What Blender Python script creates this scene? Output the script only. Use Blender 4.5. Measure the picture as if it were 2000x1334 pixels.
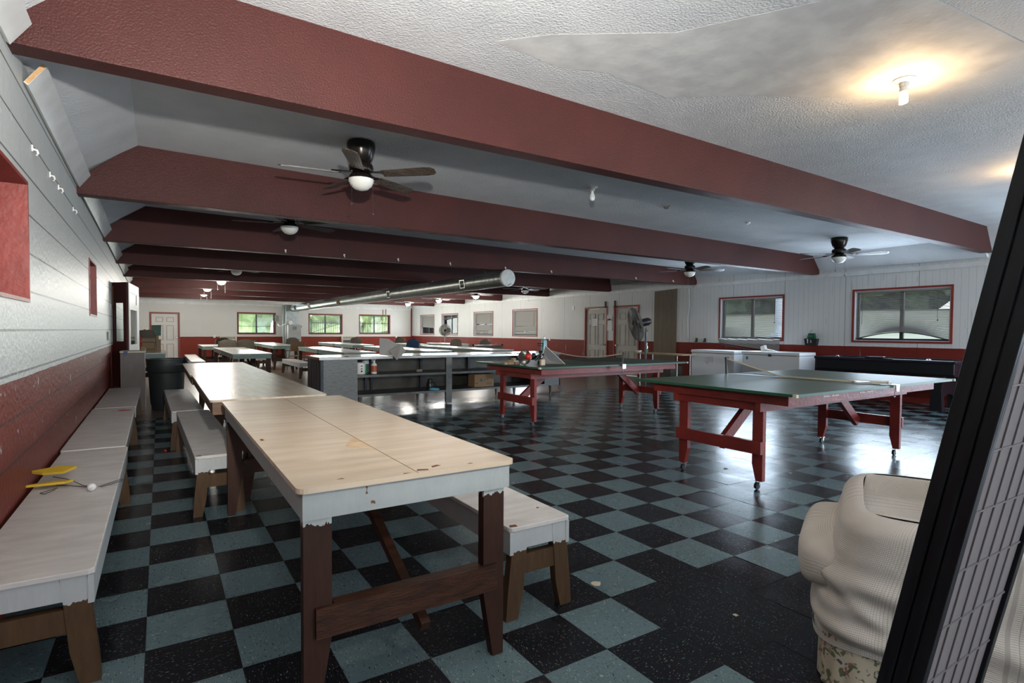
import bpy, bmesh, math, random
from mathutils import Vector, Matrix, Euler
R = math.radians
PI = math.pi
random.seed(7)
scene = bpy.context.scene
col = scene.collection
for o in list(bpy.data.objects):
    bpy.data.objects.remove(o)

# ------------------------------------------------------------------ camera, sky, lights, exposure
H = 1.2355
cam_d = bpy.data.cameras.new('camera')
cam = bpy.data.objects.new('camera', cam_d)
col.objects.link(cam)
YAW, PITCH, ROLL = R(32.087), R(1.753), R(0.329)
F = Vector((math.sin(YAW)*math.cos(PITCH), math.cos(YAW)*math.cos(PITCH), -math.sin(PITCH)))
Rt = Vector((math.cos(YAW), -math.sin(YAW), 0))
U = Rt.cross(F)
R2 = Rt*math.cos(ROLL)+U*math.sin(ROLL)
U2 = -Rt*math.sin(ROLL)+U*math.cos(ROLL)
cam.matrix_world = Matrix(((R2.x, U2.x, -F.x, 0), (R2.y, U2.y, -F.y, 0), (R2.z, U2.z, -F.z, H), (0, 0, 0, 1)))
cam_d.sensor_width = 36
cam_d.lens = 1075.8/2000*36
cam_d.shift_x = 13.5/2000
cam_d.shift_y = 13.4/2000
cam_d.clip_start = 0.02
cam_d.clip_end = 400
scene.camera = cam

scene.view_settings.view_transform = 'Standard'
scene.view_settings.look = 'None'
scene.view_settings.gamma = 1
scene.view_settings.use_curve_mapping = False
scene.view_settings.exposure = 0.74

world = bpy.data.worlds.new('sky')
scene.world = world
world.use_nodes = True
wn = world.node_tree
bg = wn.nodes['Background']
wt = wn.nodes.new('ShaderNodeTexCoord')
wsep = wn.nodes.new('ShaderNodeSeparateXYZ')
wr = wn.nodes.new('ShaderNodeValToRGB')
wn.links.new(wt.outputs['Generated'], wsep.inputs[0])
wn.links.new(wsep.outputs['Z'], wr.inputs[0])
wr.color_ramp.elements[0].color = (0.86, 0.93, 1.0, 1)
wr.color_ramp.elements[1].color = (0.42, 0.62, 1.0, 1)
wn.links.new(wr.outputs[0], bg.inputs[0])
bg.inputs[1].default_value = 2.2


def lamp(kind, name, loc, energy, color=(1, 1, 1), rot=None, target=None, **kw):
    d = bpy.data.lights.new(name, kind)
    d.energy = energy
    d.color = color
    for k, v in kw.items():
        setattr(d, k, v)
    o = bpy.data.objects.new(name, d)
    col.objects.link(o)
    o.location = loc
    if target is not None:
        v = Vector(target)-Vector(loc)
        o.rotation_euler = v.to_track_quat('-Z', 'Y').to_euler()
    elif rot is not None:
        o.rotation_euler = rot
    return o


lamp('SUN', 'sun', (0, 0, 30), 2.0, (1, .95, .85), rot=(R(48), 0, R(-20)), angle=R(4))
# the photographer's flash, on a stand just above the camera
lamp('SPOT', 'camera_flash', (0.15, 0.08, 1.80), 580, (1, .965, .91), target=(1.8, 5.0, 3.0), shadow_soft_size=0.035, spot_size=R(100), spot_blend=1.0)
# cool fill lamp added behind the camera to brighten the near room
lamp('AREA', 'rear_fill', (4.4, -2.7, 1.6), 135, (.86, .93, 1.0), target=(4.6, 6, 2.3), shape='RECTANGLE', size=9.0, size_y=1.9)

# bluish fill lamp added out of view beyond the folding screen
lamp('AREA', 'side_fill', (11.3, .4, 1.35), 190, (.70, .85, 1.0), target=(5.0, 5.0, .6), shape='RECTANGLE', size=3.2, size_y=2.0)

# lamps added to boost each window's daylight (positions match the wall openings built below)
for (wx, wy, wz), (nx, ny), e, c in (
        ((11.335, 7.66, 1.57), (-1, -.03), 26, (.68, .83, 1.0)), ((11.43, 4.72, 1.58), (-1, -.03), 32, (.68, .83, 1.0)),
        ((11.05, 16.38, 1.56), (-1, -.03), 22, (.85, .93, 1.0)), ((10.96, 19.2, 1.55), (-1, -.03), 22, (.85, .93, 1.0)),
        ((10.87, 22.0, 1.55), (-1, -.03), 30, (.9, .96, 1.0)), ((10.79, 24.2, 1.55), (-1, -.03), 25, (.9, .96, 1.0)),
        ((3.53, 25.62, 1.52), (.055, -1), 28, (.93, 1.0, .93)), ((6.46, 25.78, 1.52), (.055, -1), 28, (.93, 1.0, .93)), ((8.83, 25.91, 1.54), (.055, -1), 28, (.93, 1.0, .93))):
    lamp('AREA', 'window_daylight_boost', (wx, wy, wz), e, c, target=(wx+nx, wy+ny, wz), shape='RECTANGLE', size=1.38, size_y=.84)


# ------------------------------------------------------------------ materials
def newmat(name):
    m = bpy.data.materials.new(name)
    m.use_nodes = True
    nt = m.node_tree
    return m, nt, nt.nodes['Principled BSDF']


def N(nt, t, **kw):
    n = nt.nodes.new(t)
    for k, v in kw.items():
        setattr(n, k, v)
    return n


def rgb(c):
    return (c[0], c[1], c[2], 1)


def paint(name, c, rough=.5, c2=None, nscale=6, detail=3, bump=0, bscale=60, metal=0, stretch=(1, 1, 1), lo=.35, hi=.65, spec=.5, coat=0, alpha=None, emit=None, estr=0):
    m, nt, b = newmat(name)
    tc = N(nt, 'ShaderNodeTexCoord')
    mp = N(nt, 'ShaderNodeMapping')
    mp.inputs['Scale'].default_value = stretch
    nt.links.new(tc.outputs['Object'], mp.inputs[0])
    b.inputs['Roughness'].default_value = rough
    b.inputs['Metallic'].default_value = metal
    b.inputs['Specular IOR Level'].default_value = spec
    b.inputs['Coat Weight'].default_value = coat
    if c2 is not None:
        nz = N(nt, 'ShaderNodeTexNoise')
        nz.inputs['Scale'].default_value = nscale
        nz.inputs['Detail'].default_value = detail
        nt.links.new(mp.outputs[0], nz.inputs['Vector'])
        r = N(nt, 'ShaderNodeValToRGB')
        r.color_ramp.elements[0].position = lo
        r.color_ramp.elements[1].position = hi
        r.color_ramp.elements[0].color = rgb(c)
        r.color_ramp.elements[1].color = rgb(c2)
        nt.links.new(nz.outputs[0], r.inputs[0])
        nt.links.new(r.outputs[0], b.inputs['Base Color'])
    else:
        b.inputs['Base Color'].default_value = rgb(c)
    if bump:
        n2 = N(nt, 'ShaderNodeTexNoise')
        n2.inputs['Scale'].default_value = bscale
        n2.inputs['Detail'].default_value = 2
        nt.links.new(mp.outputs[0], n2.inputs['Vector'])
        bp = N(nt, 'ShaderNodeBump')
        bp.inputs['Strength'].default_value = bump
        bp.inputs['Distance'].default_value = .01
        nt.links.new(n2.outputs[0], bp.inputs['Height'])
        nt.links.new(bp.outputs[0], b.inputs['Normal'])
    if alpha is not None:
        b.inputs['Alpha'].default_value = alpha
    if emit:
        b.inputs['Emission Color'].default_value = rgb(emit)
        b.inputs['Emission Strength'].default_value = estr
    return m


def math_node(nt, op, a, b=None, c=None):
    n = N(nt, 'ShaderNodeMath', operation=op)
    for i, v in enumerate((a, b, c)):
        if v is None:
            continue
        if isinstance(v, (int, float)):
            n.inputs[i].default_value = v
        else:
            nt.links.new(v, n.inputs[i])
    return n.outputs[0]


def mix(nt, f, a, b):
    n = N(nt, 'ShaderNodeMix', data_type='RGBA')
    if isinstance(f, (int, float)):
        n.inputs[0].default_value = f
    else:
        nt.links.new(f, n.inputs[0])
    for i, v in ((6, a), (7, b)):
        if isinstance(v, tuple):
            n.inputs[i].default_value = rgb(v)
        else:
            nt.links.new(v, n.inputs[i])
    return n.outputs[2]


def wall_mat(name, band, kind, white=(.6, .61, .6), red=(.2, .028, .018), groove=.1016, rough=.45):
    """upper white paint, lower red paint; block joints or board grooves in relief"""
    m, nt, b = newmat(name)
    tc = N(nt, 'ShaderNodeTexCoord')
    sp = N(nt, 'ShaderNodeSeparateXYZ')
    nt.links.new(tc.outputs['Object'], sp.inputs[0])
    x, z = sp.outputs[0], sp.outputs[2]
    nz = N(nt, 'ShaderNodeTexNoise')
    nz.inputs['Scale'].default_value = 2.5
    nz.inputs['Detail'].default_value = 5
    nt.links.new(tc.outputs['Object'], nz.inputs['Vector'])
    fine = N(nt, 'ShaderNodeTexNoise')
    fine.inputs['Scale'].default_value = 30 if kind == 'block' else 40
    fine.inputs['Detail'].default_value = 3
    mp = N(nt, 'ShaderNodeMapping')
    mp.inputs['Scale'].default_value = (1, 1, 1) if kind == 'block' else (1.6, 1, .12)
    nt.links.new(tc.outputs['Object'], mp.inputs[0])
    nt.links.new(mp.outputs[0], fine.inputs['Vector'])
    edge = math_node(nt, 'ADD', z, math_node(nt, 'MULTIPLY', math_node(nt, 'SUBTRACT', nz.outputs[0], .5), .02))
    lower = math_node(nt, 'LESS_THAN', edge, band)
    w2 = mix(nt, math_node(nt, 'MULTIPLY', nz.outputs[0], .5), white, tuple(v*.78 for v in white))
    r2 = mix(nt, nz.outputs[0], red, tuple(v*.7 for v in red))
    # grooves
    if kind == 'block':
        fz = math_node(nt, 'FRACT', math_node(nt, 'DIVIDE', math_node(nt, 'SUBTRACT', z, .19), .2065))
        row = math_node(nt, 'FLOOR', math_node(nt, 'DIVIDE', math_node(nt, 'SUBTRACT', z, .19), .2065))
        hz = math_node(nt, 'LESS_THAN', math_node(nt, 'ADD', fz, math_node(nt, 'MULTIPLY', fine.outputs[0], .02)), .062)
        fx = math_node(nt, 'FRACT', math_node(nt, 'ADD', math_node(nt, 'DIVIDE', x, .406), math_node(nt, 'MULTIPLY', row, .5)))
        vx = math_node(nt, 'MULTIPLY', math_node(nt, 'LESS_THAN', fx, .012), .35)
        g = math_node(nt, 'MAXIMUM', hz, vx)
    elif kind == 'board':
        fx = math_node(nt, 'FRACT', math_node(nt, 'DIVIDE', x, groove))
        g = math_node(nt, 'MULTIPLY', math_node(nt, 'LESS_THAN', fx, .05), .32)
        f2 = math_node(nt, 'FRACT', math_node(nt, 'DIVIDE', math_node(nt, 'ADD', x, .3), 1.2192))
        g = math_node(nt, 'MAXIMUM', g, math_node(nt, 'LESS_THAN', f2, .006))
    else:
        g = math_node(nt, 'MULTIPLY', z, 0.0)
    base = mix(nt, lower, w2, r2)
    base = mix(nt, math_node(nt, 'MULTIPLY', g, .75), base, (.03, .028, .025))
    if kind != 'flat':   # scuffs and grime with a shape of their own
        s = N(nt, 'ShaderNodeTexNoise')
        s.inputs['Scale'].default_value = 9
        s.inputs['Detail'].default_value = 8
        nt.links.new(mp.outputs[0], s.inputs['Vector'])
        st = math_node(nt, 'MULTIPLY', math_node(nt, 'GREATER_THAN', s.outputs[0], .66), .5)
        base = mix(nt, st, base, (.34, .32, .29) if kind == 'board' else (.7, .7, .7))
    nt.links.new(base, b.inputs['Base Color'])
    b.inputs['Roughness'].default_value = rough
    nt.links.new(math_node(nt, 'SUBTRACT', .5, math_node(nt, 'MULTIPLY', lower, .35)), b.inputs['Specular IOR Level'])
    bp = N(nt, 'ShaderNodeBump')
    bp.inputs['Strength'].default_value = (.7 if kind == 'block' else .55) if kind != 'flat' else .15
    bp.inputs['Distance'].default_value = .012
    hgt = math_node(nt, 'SUBTRACT', math_node(nt, 'MULTIPLY', fine.outputs[0], .45), g)
    nt.links.new(hgt, bp.inputs['Height'])
    nt.links.new(bp.outputs[0], b.inputs['Normal'])
    return m


def tile_mat(name, base, chips, axis):
    m, nt, b = newmat(name)
    geo = N(nt, 'ShaderNodeNewGeometry')
    b.inputs['Roughness'].default_value = .16
    b.inputs['Specular IOR Level'].default_value = .26
    mp = N(nt, 'ShaderNodeMapping')
    mp.inputs['Scale'].default_value = (60, 210, 1) if axis == 0 else (210, 60, 1)
    nt.links.new(geo.outputs['Position'], mp.inputs[0])
    out = base
    n0 = N(nt, 'ShaderNodeTexNoise')
    n0.inputs['Scale'].default_value = 3.0
    n0.inputs['Detail'].default_value = 6
    nt.links.new(geo.outputs['Position'], n0.inputs['Vector'])
    out = mix(nt, n0.outputs[0], tuple(v*1.12 for v in base), tuple(v*.82 for v in base))
    for i, (c, th) in enumerate(chips):
        n = N(nt, 'ShaderNodeTexNoise', noise_dimensions='4D')
        n.inputs['Scale'].default_value = 1
        n.inputs['Detail'].default_value = 1
        n.inputs['W'].default_value = 3.7*i+1
        nt.links.new(mp.outputs[0], n.inputs['Vector'])
        out = mix(nt, math_node(nt, 'GREATER_THAN', n.outputs[0], th), out, c)
    nt.links.new(out, b.inputs['Base Color'])
    rr = N(nt, 'ShaderNodeMapRange')
    rr.inputs[3].default_value = .13
    rr.inputs[4].default_value = .36
    nt.links.new(n0.outputs[0], rr.inputs[0])
    nt.links.new(rr.outputs[0], b.inputs['Roughness'])
    wv = N(nt, 'ShaderNodeTexNoise')
    wv.inputs['Scale'].default_value = 5
    wv.inputs['Detail'].default_value = 2
    nt.links.new(geo.outputs['Position'], wv.inputs['Vector'])
    bp = N(nt, 'ShaderNodeBump')
    bp.inputs['Strength'].default_value = .08
    bp.inputs['Distance'].default_value = .02
    nt.links.new(wv.outputs[0], bp.inputs['Height'])
    nt.links.new(bp.outputs[0], b.inputs['Normal'])
    return m


def two_tone(name, upper, lower, zsplit, rough=.55, jag=.02, chip=(.12, .06, .03), wood=False, chips=.7):
    """wood painted white above a brushed edge at height zsplit (metres above the floor, object space)"""
    m, nt, b = newmat(name)
    tc = N(nt, 'ShaderNodeTexCoord')
    geo = tc.outputs['Object']
    sp = N(nt, 'ShaderNodeSeparateXYZ')
    nt.links.new(geo, sp.inputs[0])
    mp = N(nt, 'ShaderNodeMapping')
    mp.inputs['Scale'].default_value = (60, 60, 12)
    nt.links.new(geo, mp.inputs[0])
    nz = N(nt, 'ShaderNodeTexNoise')
    nz.inputs['Scale'].default_value = 1
    nz.inputs['Detail'].default_value = 4
    nt.links.new(mp.outputs[0], nz.inputs['Vector'])
    n2 = N(nt, 'ShaderNodeTexNoise')
    n2.inputs['Scale'].default_value = 14
    n2.inputs['Detail'].default_value = 6
    nt.links.new(geo, n2.inputs['Vector'])
    e = math_node(nt, 'ADD', sp.outputs[2], math_node(nt, 'MULTIPLY', math_node(nt, 'SUBTRACT', nz.outputs[0], .5), jag*2))
    up = math_node(nt, 'GREATER_THAN', e, zsplit)
    lo = mix(nt, nz.outputs[0], lower, tuple(v*.45 for v in lower))
    hi = mix(nt, n2.outputs[0], upper, tuple(v*.78 for v in upper))
    hi = mix(nt, math_node(nt, 'GREATER_THAN', n2.outputs[0], chips), hi, chip)
    nt.links.new(mix(nt, up, lo, hi), b.inputs['Base Color'])
    b.inputs['Roughness'].default_value = rough
    b.inputs['Specular IOR Level'].default_value = .25
    bp = N(nt, 'ShaderNodeBump')
    bp.inputs['Strength'].default_value = .3
    bp.inputs['Distance'].default_value = .004
    nt.links.new(nz.outputs[0], bp.inputs['Height'])
    nt.links.new(bp.outputs[0], b.inputs['Normal'])
    return m


M = {}
M['block'] = wall_mat('painted_block', .99, 'block', white=(.54, .56, .54), rough=.42)
M['board'] = wall_mat('painted_panelling', .99, 'board', white=(.60, .61, .60), red=(.19, .026, .018), rough=.5)
M['farwall'] = wall_mat('painted_far_wall', .955, 'flat', white=(.62, .61, .57), red=(.24, .035, .02))
M['plainwall'] = paint('plain_wall', (.5, .5, .48), .7)
M['ceiling'] = paint('stippled_ceiling', (.61, .625, .635), .75, (.555, .57, .585), 3, bump=.7, bscale=70)
M['patch'] = paint('ceiling_patch', (.62, .62, .61), .75, (.50, .50, .50), 5, bump=.25, bscale=14)
M['trimwhite'] = paint('white_trim', (.66, .67, .66), .4, (.56, .57, .56), 5)
M['beam'] = paint('maroon_beam', (.062, .017, .0145), .5, (.050, .0145, .0125), 2, bump=.5, bscale=95, spec=.22)
M['teal'] = tile_mat('teal_tile', (.112, .166, .182), [((.04, .06, .07), .67), ((.35, .38, .33), .69), ((.02, .03, .035), .68)], 0)
M['black'] = tile_mat('black_tile', (.0085, .0092, .0125), [((.20, .20, .17), .69), ((.05, .12, .12), .69), ((.16, .085, .06), .71)], 0)
M['teal2'] = tile_mat('teal_tile_turned', (.112, .166, .182), [((.04, .06, .07), .67), ((.35, .38, .33), .69), ((.02, .03, .035), .68)], 1)
M['black2'] = tile_mat('black_tile_turned', (.0085, .0092, .0125), [((.20, .20, .17), .69), ((.05, .12, .12), .69), ((.16, .085, .06), .71)], 1)
M['plank'] = paint('worn_brown_floor', (.17, .125, .095), .28, (.11, .08, .062), 2.5, detail=6, stretch=(.3, 2.5, 1), bump=.1, bscale=8)
M['tabletop'] = paint('cream_tabletop', (.52, .43, .33), .38, (.42, .33, .24), 4, detail=9, stretch=(.5, 3.5, 1), bump=.12, bscale=30)
M['tabletop2'] = paint('worn_tabletop', (.46, .40, .32), .3, (.34, .28, .21), 5, detail=6, stretch=(3.5, .5, 1), bump=.12, bscale=30, spec=.3)
M['tabletop3'] = paint('pale_tabletop', (.52, .52, .48), .25, (.42, .40, .35), 3, detail=5)
M['apron'] = two_tone('white_apron_paint', (.36, .39, .39), (.4, .42, .4), -1, chips=.72)
M['apron_green'] = two_tone('pale_green_apron_paint', (.22, .31, .28), (.4, .42, .4), -1, chips=.72)
M['apron_brown'] = paint('brown_apron', (.13, .065, .03), .5, (.08, .04, .02), 8, stretch=(1, 4, 4))
M['leg'] = two_tone('dark_leg_white_top', (.5, .52, .5), (.048, .018, .010), .625, jag=.03)
M['darkwood'] = paint('dark_stained_wood', (.055, .020, .010), .5, (.028, .011, .006), 9, stretch=(1, 4, 4), spec=.25, bump=.2, bscale=40)
M['bench'] = paint('white_bench_top', (.60, .575, .55), .45, (.50, .475, .45), 5, detail=6, stretch=(1, 3, 1), bump=.15, bscale=40)
M['bench_leg'] = two_tone('bench_leg_white_top', (.46, .48, .48), (.10, .055, .026), .295, jag=.02)
M['bench_apron'] = two_tone('bench_apron_paint', (.46, .48, .48), (.2, .12, .06), -1, chips=.7)
M['redframe'] = paint('red_window_paint', (.24, .028, .018), .45, (.19, .022, .015), 6, bump=.2, bscale=30)
M['redtable'] = paint('red_table_paint', (.19, .022, .016), .4, (.14, .016, .012), 6, bump=.25, bscale=30)
M['greentop'] = paint('green_table_top', (.070, .098, .072), .42, (.056, .082, .060), 4, stretch=(.5, 3, 1), bump=.05, bscale=30, spec=.12)
M['greenedge'] = paint('green_table_edge', (.015, .075, .04), .4)
M['alum'] = paint('dark_aluminium', (.045, .05, .055), .4, metal=.3)
M['jamb'] = paint('white_jamb', (.55, .57, .6), .5)
M['slat'] = paint('pale_blind_slat', (.30, .29, .27), .6)
M['chrome'] = paint('chrome', (.7, .7, .7), .15, metal=1)
M['brass'] = paint('brass', (.62, .45, .2), .3, metal=1)
M['steel'] = paint('worn_stainless', (.125, .125, .118), .38, (.08, .08, .076), 6, detail=7, metal=.6)
M['steel_lt'] = paint('stainless_top', (.42, .42, .40), .2, (.34, .34, .32), 5, metal=.9)
M['steel_panel'] = paint('scuffed_grey_panel', (.17, .18, .18), .5, (.12, .13, .13), 12, detail=8, stretch=(1, 1, 4), metal=.2)
M['steel_blue'] = paint('dark_steel_end', (.045, .050, .060), .38, (.025, .028, .034), 4, metal=.8)
M['steel_dark'] = paint('dark_steel_back', (.08, .075, .062), .45, (.045, .042, .036), 3, metal=.6)
M['galv'] = paint('galvanised', (.33, .35, .33), .34, (.24, .26, .245), 8, metal=.8)
M['blackp'] = paint('black_plastic', (.012, .012, .014), .35)
M['charcoal'] = paint('charcoal_plastic', (.022, .027, .03), .5, (.016, .02, .022), 4, bump=.1)
M['fanbody'] = paint('oil_bronze', (.02, .016, .013), .25, metal=.6)
M['blade'] = paint('dark_walnut_blade', (.05, .035, .026), .3, (.10, .08, .065), 6, stretch=(1, 18, 1), lo=.45, hi=.55)
M['glassdome'] = paint('frosted_dome', (.72, .71, .66), .3)
M['litdome'] = paint('lit_dome', (.9, .9, .85), .3, emit=(1, .98, .9), estr=9)
M['porcelain'] = paint('porcelain', (.75, .74, .7), .3)
M['warmbulb'] = paint('warm_bulb', (1, .9, .7), .3, emit=(1, .72, .38), estr=28)
M['bulb'] = paint('white_bulb', (.75, .76, .75), .2)
M['doorwhite'] = paint('off_white_door', (.66, .64, .60), .45, (.60, .58, .54), 3)
M['doorwhite2'] = paint('grey_white_door', (.42, .39, .35), .45, (.36, .34, .31), 3)
M['freezer'] = paint('freezer_white', (.68, .70, .72), .35)
M['ahblack'] = paint('air_hockey_black', (.008, .009, .012), .3)
M['ahtop'] = paint('air_hockey_surface', (.02, .02, .03), .12)
M['brownpanel'] = paint('tan_panel', (.15, .115, .078), .6, (.12, .09, .06), 10, stretch=(6, 1, .4))
M['beige'] = paint('beige_metal', (.17, .145, .12), .45)
M['beigevinyl'] = paint('beige_vinyl', (.14, .115, .085), .5)
M['tanvinyl'] = paint('tan_vinyl', (.20, .12, .055), .5)
M['bluevinyl'] = paint('blue_vinyl', (.015, .055, .12), .5)
M['furnace'] = paint('furnace_grey', (.33, .34, .33), .45, (.28, .29, .28), 3)
M['heater'] = paint('heater_cream', (.5, .47, .38), .5)
M['cabinet'] = paint('taupe_cabinet', (.085, .070, .064), .5, (.068, .056, .052), 4, stretch=(8, 1, 1))
M['cardboard'] = paint('cardboard', (.26, .17, .09), .75)
M['paper'] = paint('paper', (.7, .7, .68), .7)
M['greypaper'] = paint('grey_card', (.30, .285, .265), .7, (.25, .24, .225), 3)
M['screenblack'] = paint('black_lacquer', (.004, .0045, .006), .4, (.007, .008, .010), 60, bump=.1, bscale=120, stretch=(1, 1, .1), spec=.25)
M['lattice'] = paint('grey_lattice', (.13, .115, .115), .6)
M['netcloth'] = paint('net_black', (.02, .022, .02), .8, alpha=.55)
M['tape'] = paint('net_tape', (.5, .44, .34), .7)
M['grass'] = paint('grass', (.42, .52, .20), .9, (.55, .62, .30), 1.2, detail=8)
M['drygrass'] = paint('dry_grass', (.30, .26, .19), .9, (.24, .23, .14), .5, detail=8)
M['leaves'] = paint('leaves', (.035, .055, .025), .8, (.13, .17, .08), 2.2, detail=8, bump=1, bscale=5)
M['leaves_pale'] = paint('pale_leaves', (.26, .33, .13), .8, (.50, .56, .30), 1.6, detail=8, bump=1, bscale=5)
M['moulding'] = paint('shade_toned_moulding', (.33, .315, .285), .5, (.28, .265, .24), 6)  # darkened to paint in the shade lines around the door panels
M['seamdark'] = paint('dark_seam', (.16, .11, .07), .7)  # dark brown of the tabletop joint
M['rust'] = paint('rust_brown', (.12, .045, .02), .7)
M['wornwood'] = paint('worn_plywood', (.42, .28, .16), .6, (.50, .38, .25), 20)
M['dusty'] = paint('dusty_grey_cage', (.15, .14, .125), .7, (.09, .085, .075), 12)
M['fence'] = paint('black_fence', (.01, .01, .012), .4)
M['yellow'] = paint('yellow_foam', (.55, .36, .02), .6)
M['wire'] = paint('wire', (.05, .05, .05), .4, metal=.5)
M['white'] = paint('plain_white', (.7, .7, .68), .4)
M['red'] = paint('bright_red', (.5, .02, .015), .4)
M['green'] = paint('green', (.02, .16, .06), .5)
M['darkgreen'] = paint('dark_green_box', (.008, .06, .035), .5)
M['blue'] = paint('blue', (.03, .2, .4), .4)
M['lightblue'] = paint('light_blue', (.1, .42, .55), .3)
M['tealcan'] = paint('teal_can', (.10, .25, .30), .3, metal=.2)
M['orangered'] = paint('orange_label', (.35, .07, .02), .4)
M['woodtop'] = paint('particle_board', (.30, .20, .11), .5, (.22, .14, .08), 10)
M['navy'] = paint('navy', (.01, .03, .10), .5)
M['rawwood'] = paint('raw_wood_end', (.55, .33, .15), .7, (.45, .26, .11), 30)
M['copper'] = paint('copper', (.4, .18, .08), .35, metal=.8)


def glass_mat():
    m = bpy.data.materials.new('window_glass')
    m.use_nodes = True
    nt = m.node_tree
    nt.nodes.clear()
    out = N(nt, 'ShaderNodeOutputMaterial')
    t = N(nt, 'ShaderNodeBsdfTransparent')
    t.inputs[0].default_value = (.93, .96, .96, 1)
    g = N(nt, 'ShaderNodeBsdfGlossy')
    g.inputs['Roughness'].default_value = .03
    fr = N(nt, 'ShaderNodeFresnel')
    fr.inputs[0].default_value = 1.3
    mx = N(nt, 'ShaderNodeMixShader')
    nt.links.new(fr.outputs[0], mx.inputs[0])
    nt.links.new(t.outputs[0], mx.inputs[1])
    nt.links.new(g.outputs[0], mx.inputs[2])
    nt.links.new(mx.outputs[0], out.inputs[0])
    return m


M['glass'] = glass_mat()


def knit_mat(name, base, sc):
    m, nt, b = newmat(name)
    tc = N(nt, 'ShaderNodeTexCoord')
    sp = N(nt, 'ShaderNodeSeparateXYZ')
    nt.links.new(tc.outputs['UV'], sp.inputs[0])
    a = math_node(nt, 'ABSOLUTE', math_node(nt, 'SUBTRACT', math_node(nt, 'FRACT', math_node(nt, 'MULTIPLY', sp.outputs[0], sc)), .5))
    c = math_node(nt, 'ABSOLUTE', math_node(nt, 'SUBTRACT', math_node(nt, 'FRACT', math_node(nt, 'MULTIPLY', sp.outputs[1], sc*1.15)), .5))
    h = math_node(nt, 'MAXIMUM', a, c)
    col_ = mix(nt, math_node(nt, 'GREATER_THAN', h, .40), base, tuple(v*.66 for v in base))
    nt.links.new(col_, b.inputs['Base Color'])
    b.inputs['Roughness'].default_value = .9
    b.inputs['Sheen Weight'].default_value = .15
    bp = N(nt, 'ShaderNodeBump', invert=True)
    bp.inputs['Strength'].default_value = .6
    bp.inputs['Distance'].default_value = .003
    nt.links.new(h, bp.inputs['Height'])
    nt.links.new(bp.outputs[0], b.inputs['Normal'])
    return m


M['knit'] = knit_mat('waffle_knit_cover', (.50, .46, .41), 118)


def floral_mat():
    m, nt, b = newmat('floral_print')
    tc = N(nt, 'ShaderNodeTexCoord')
    out = (.42, .37, .28)
    for c, sc, th in (((.10, .11, .06), 26, .58), ((.28, .10, .09), 17, .62), ((.05, .07, .12), 15, .635), ((.5, .33, .28), 30, .66)):
        n = N(nt, 'ShaderNodeTexNoise')
        n.inputs['Scale'].default_value = sc
        n.inputs['Detail'].default_value = 3
        n.inputs['Distortion'].default_value = 1.5
        nt.links.new(tc.outputs['Object'], n.inputs['Vector'])
        out = mix(nt, math_node(nt, 'GREATER_THAN', n.outputs[0], th), out, c)
    nt.links.new(out, b.inputs['Base Color'])
    b.inputs['Roughness'].default_value = .85
    return m


M['floral'] = floral_mat()


def shoji_mat():
    m, nt, b = newmat('rice_paper')
    b.inputs['Base Color'].default_value = (.22, .195, .195, 1)
    b.inputs['Roughness'].default_value = .7
    b.inputs['Transmission Weight'].default_value = 0
    tr = N(nt, 'ShaderNodeBsdfTranslucent')
    tr.inputs[0].default_value = (.5, .44, .42, 1)
    mx = N(nt, 'ShaderNodeMixShader')
    mx.inputs[0].default_value = .35
    out = nt.nodes['Material Output']
    nt.links.new(b.outputs[0], mx.inputs[1])
    nt.links.new(tr.outputs[0], mx.inputs[2])
    nt.links.new(mx.outputs[0], out.inputs[0])
    return m


M['ricepaper'] = shoji_mat()


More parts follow.
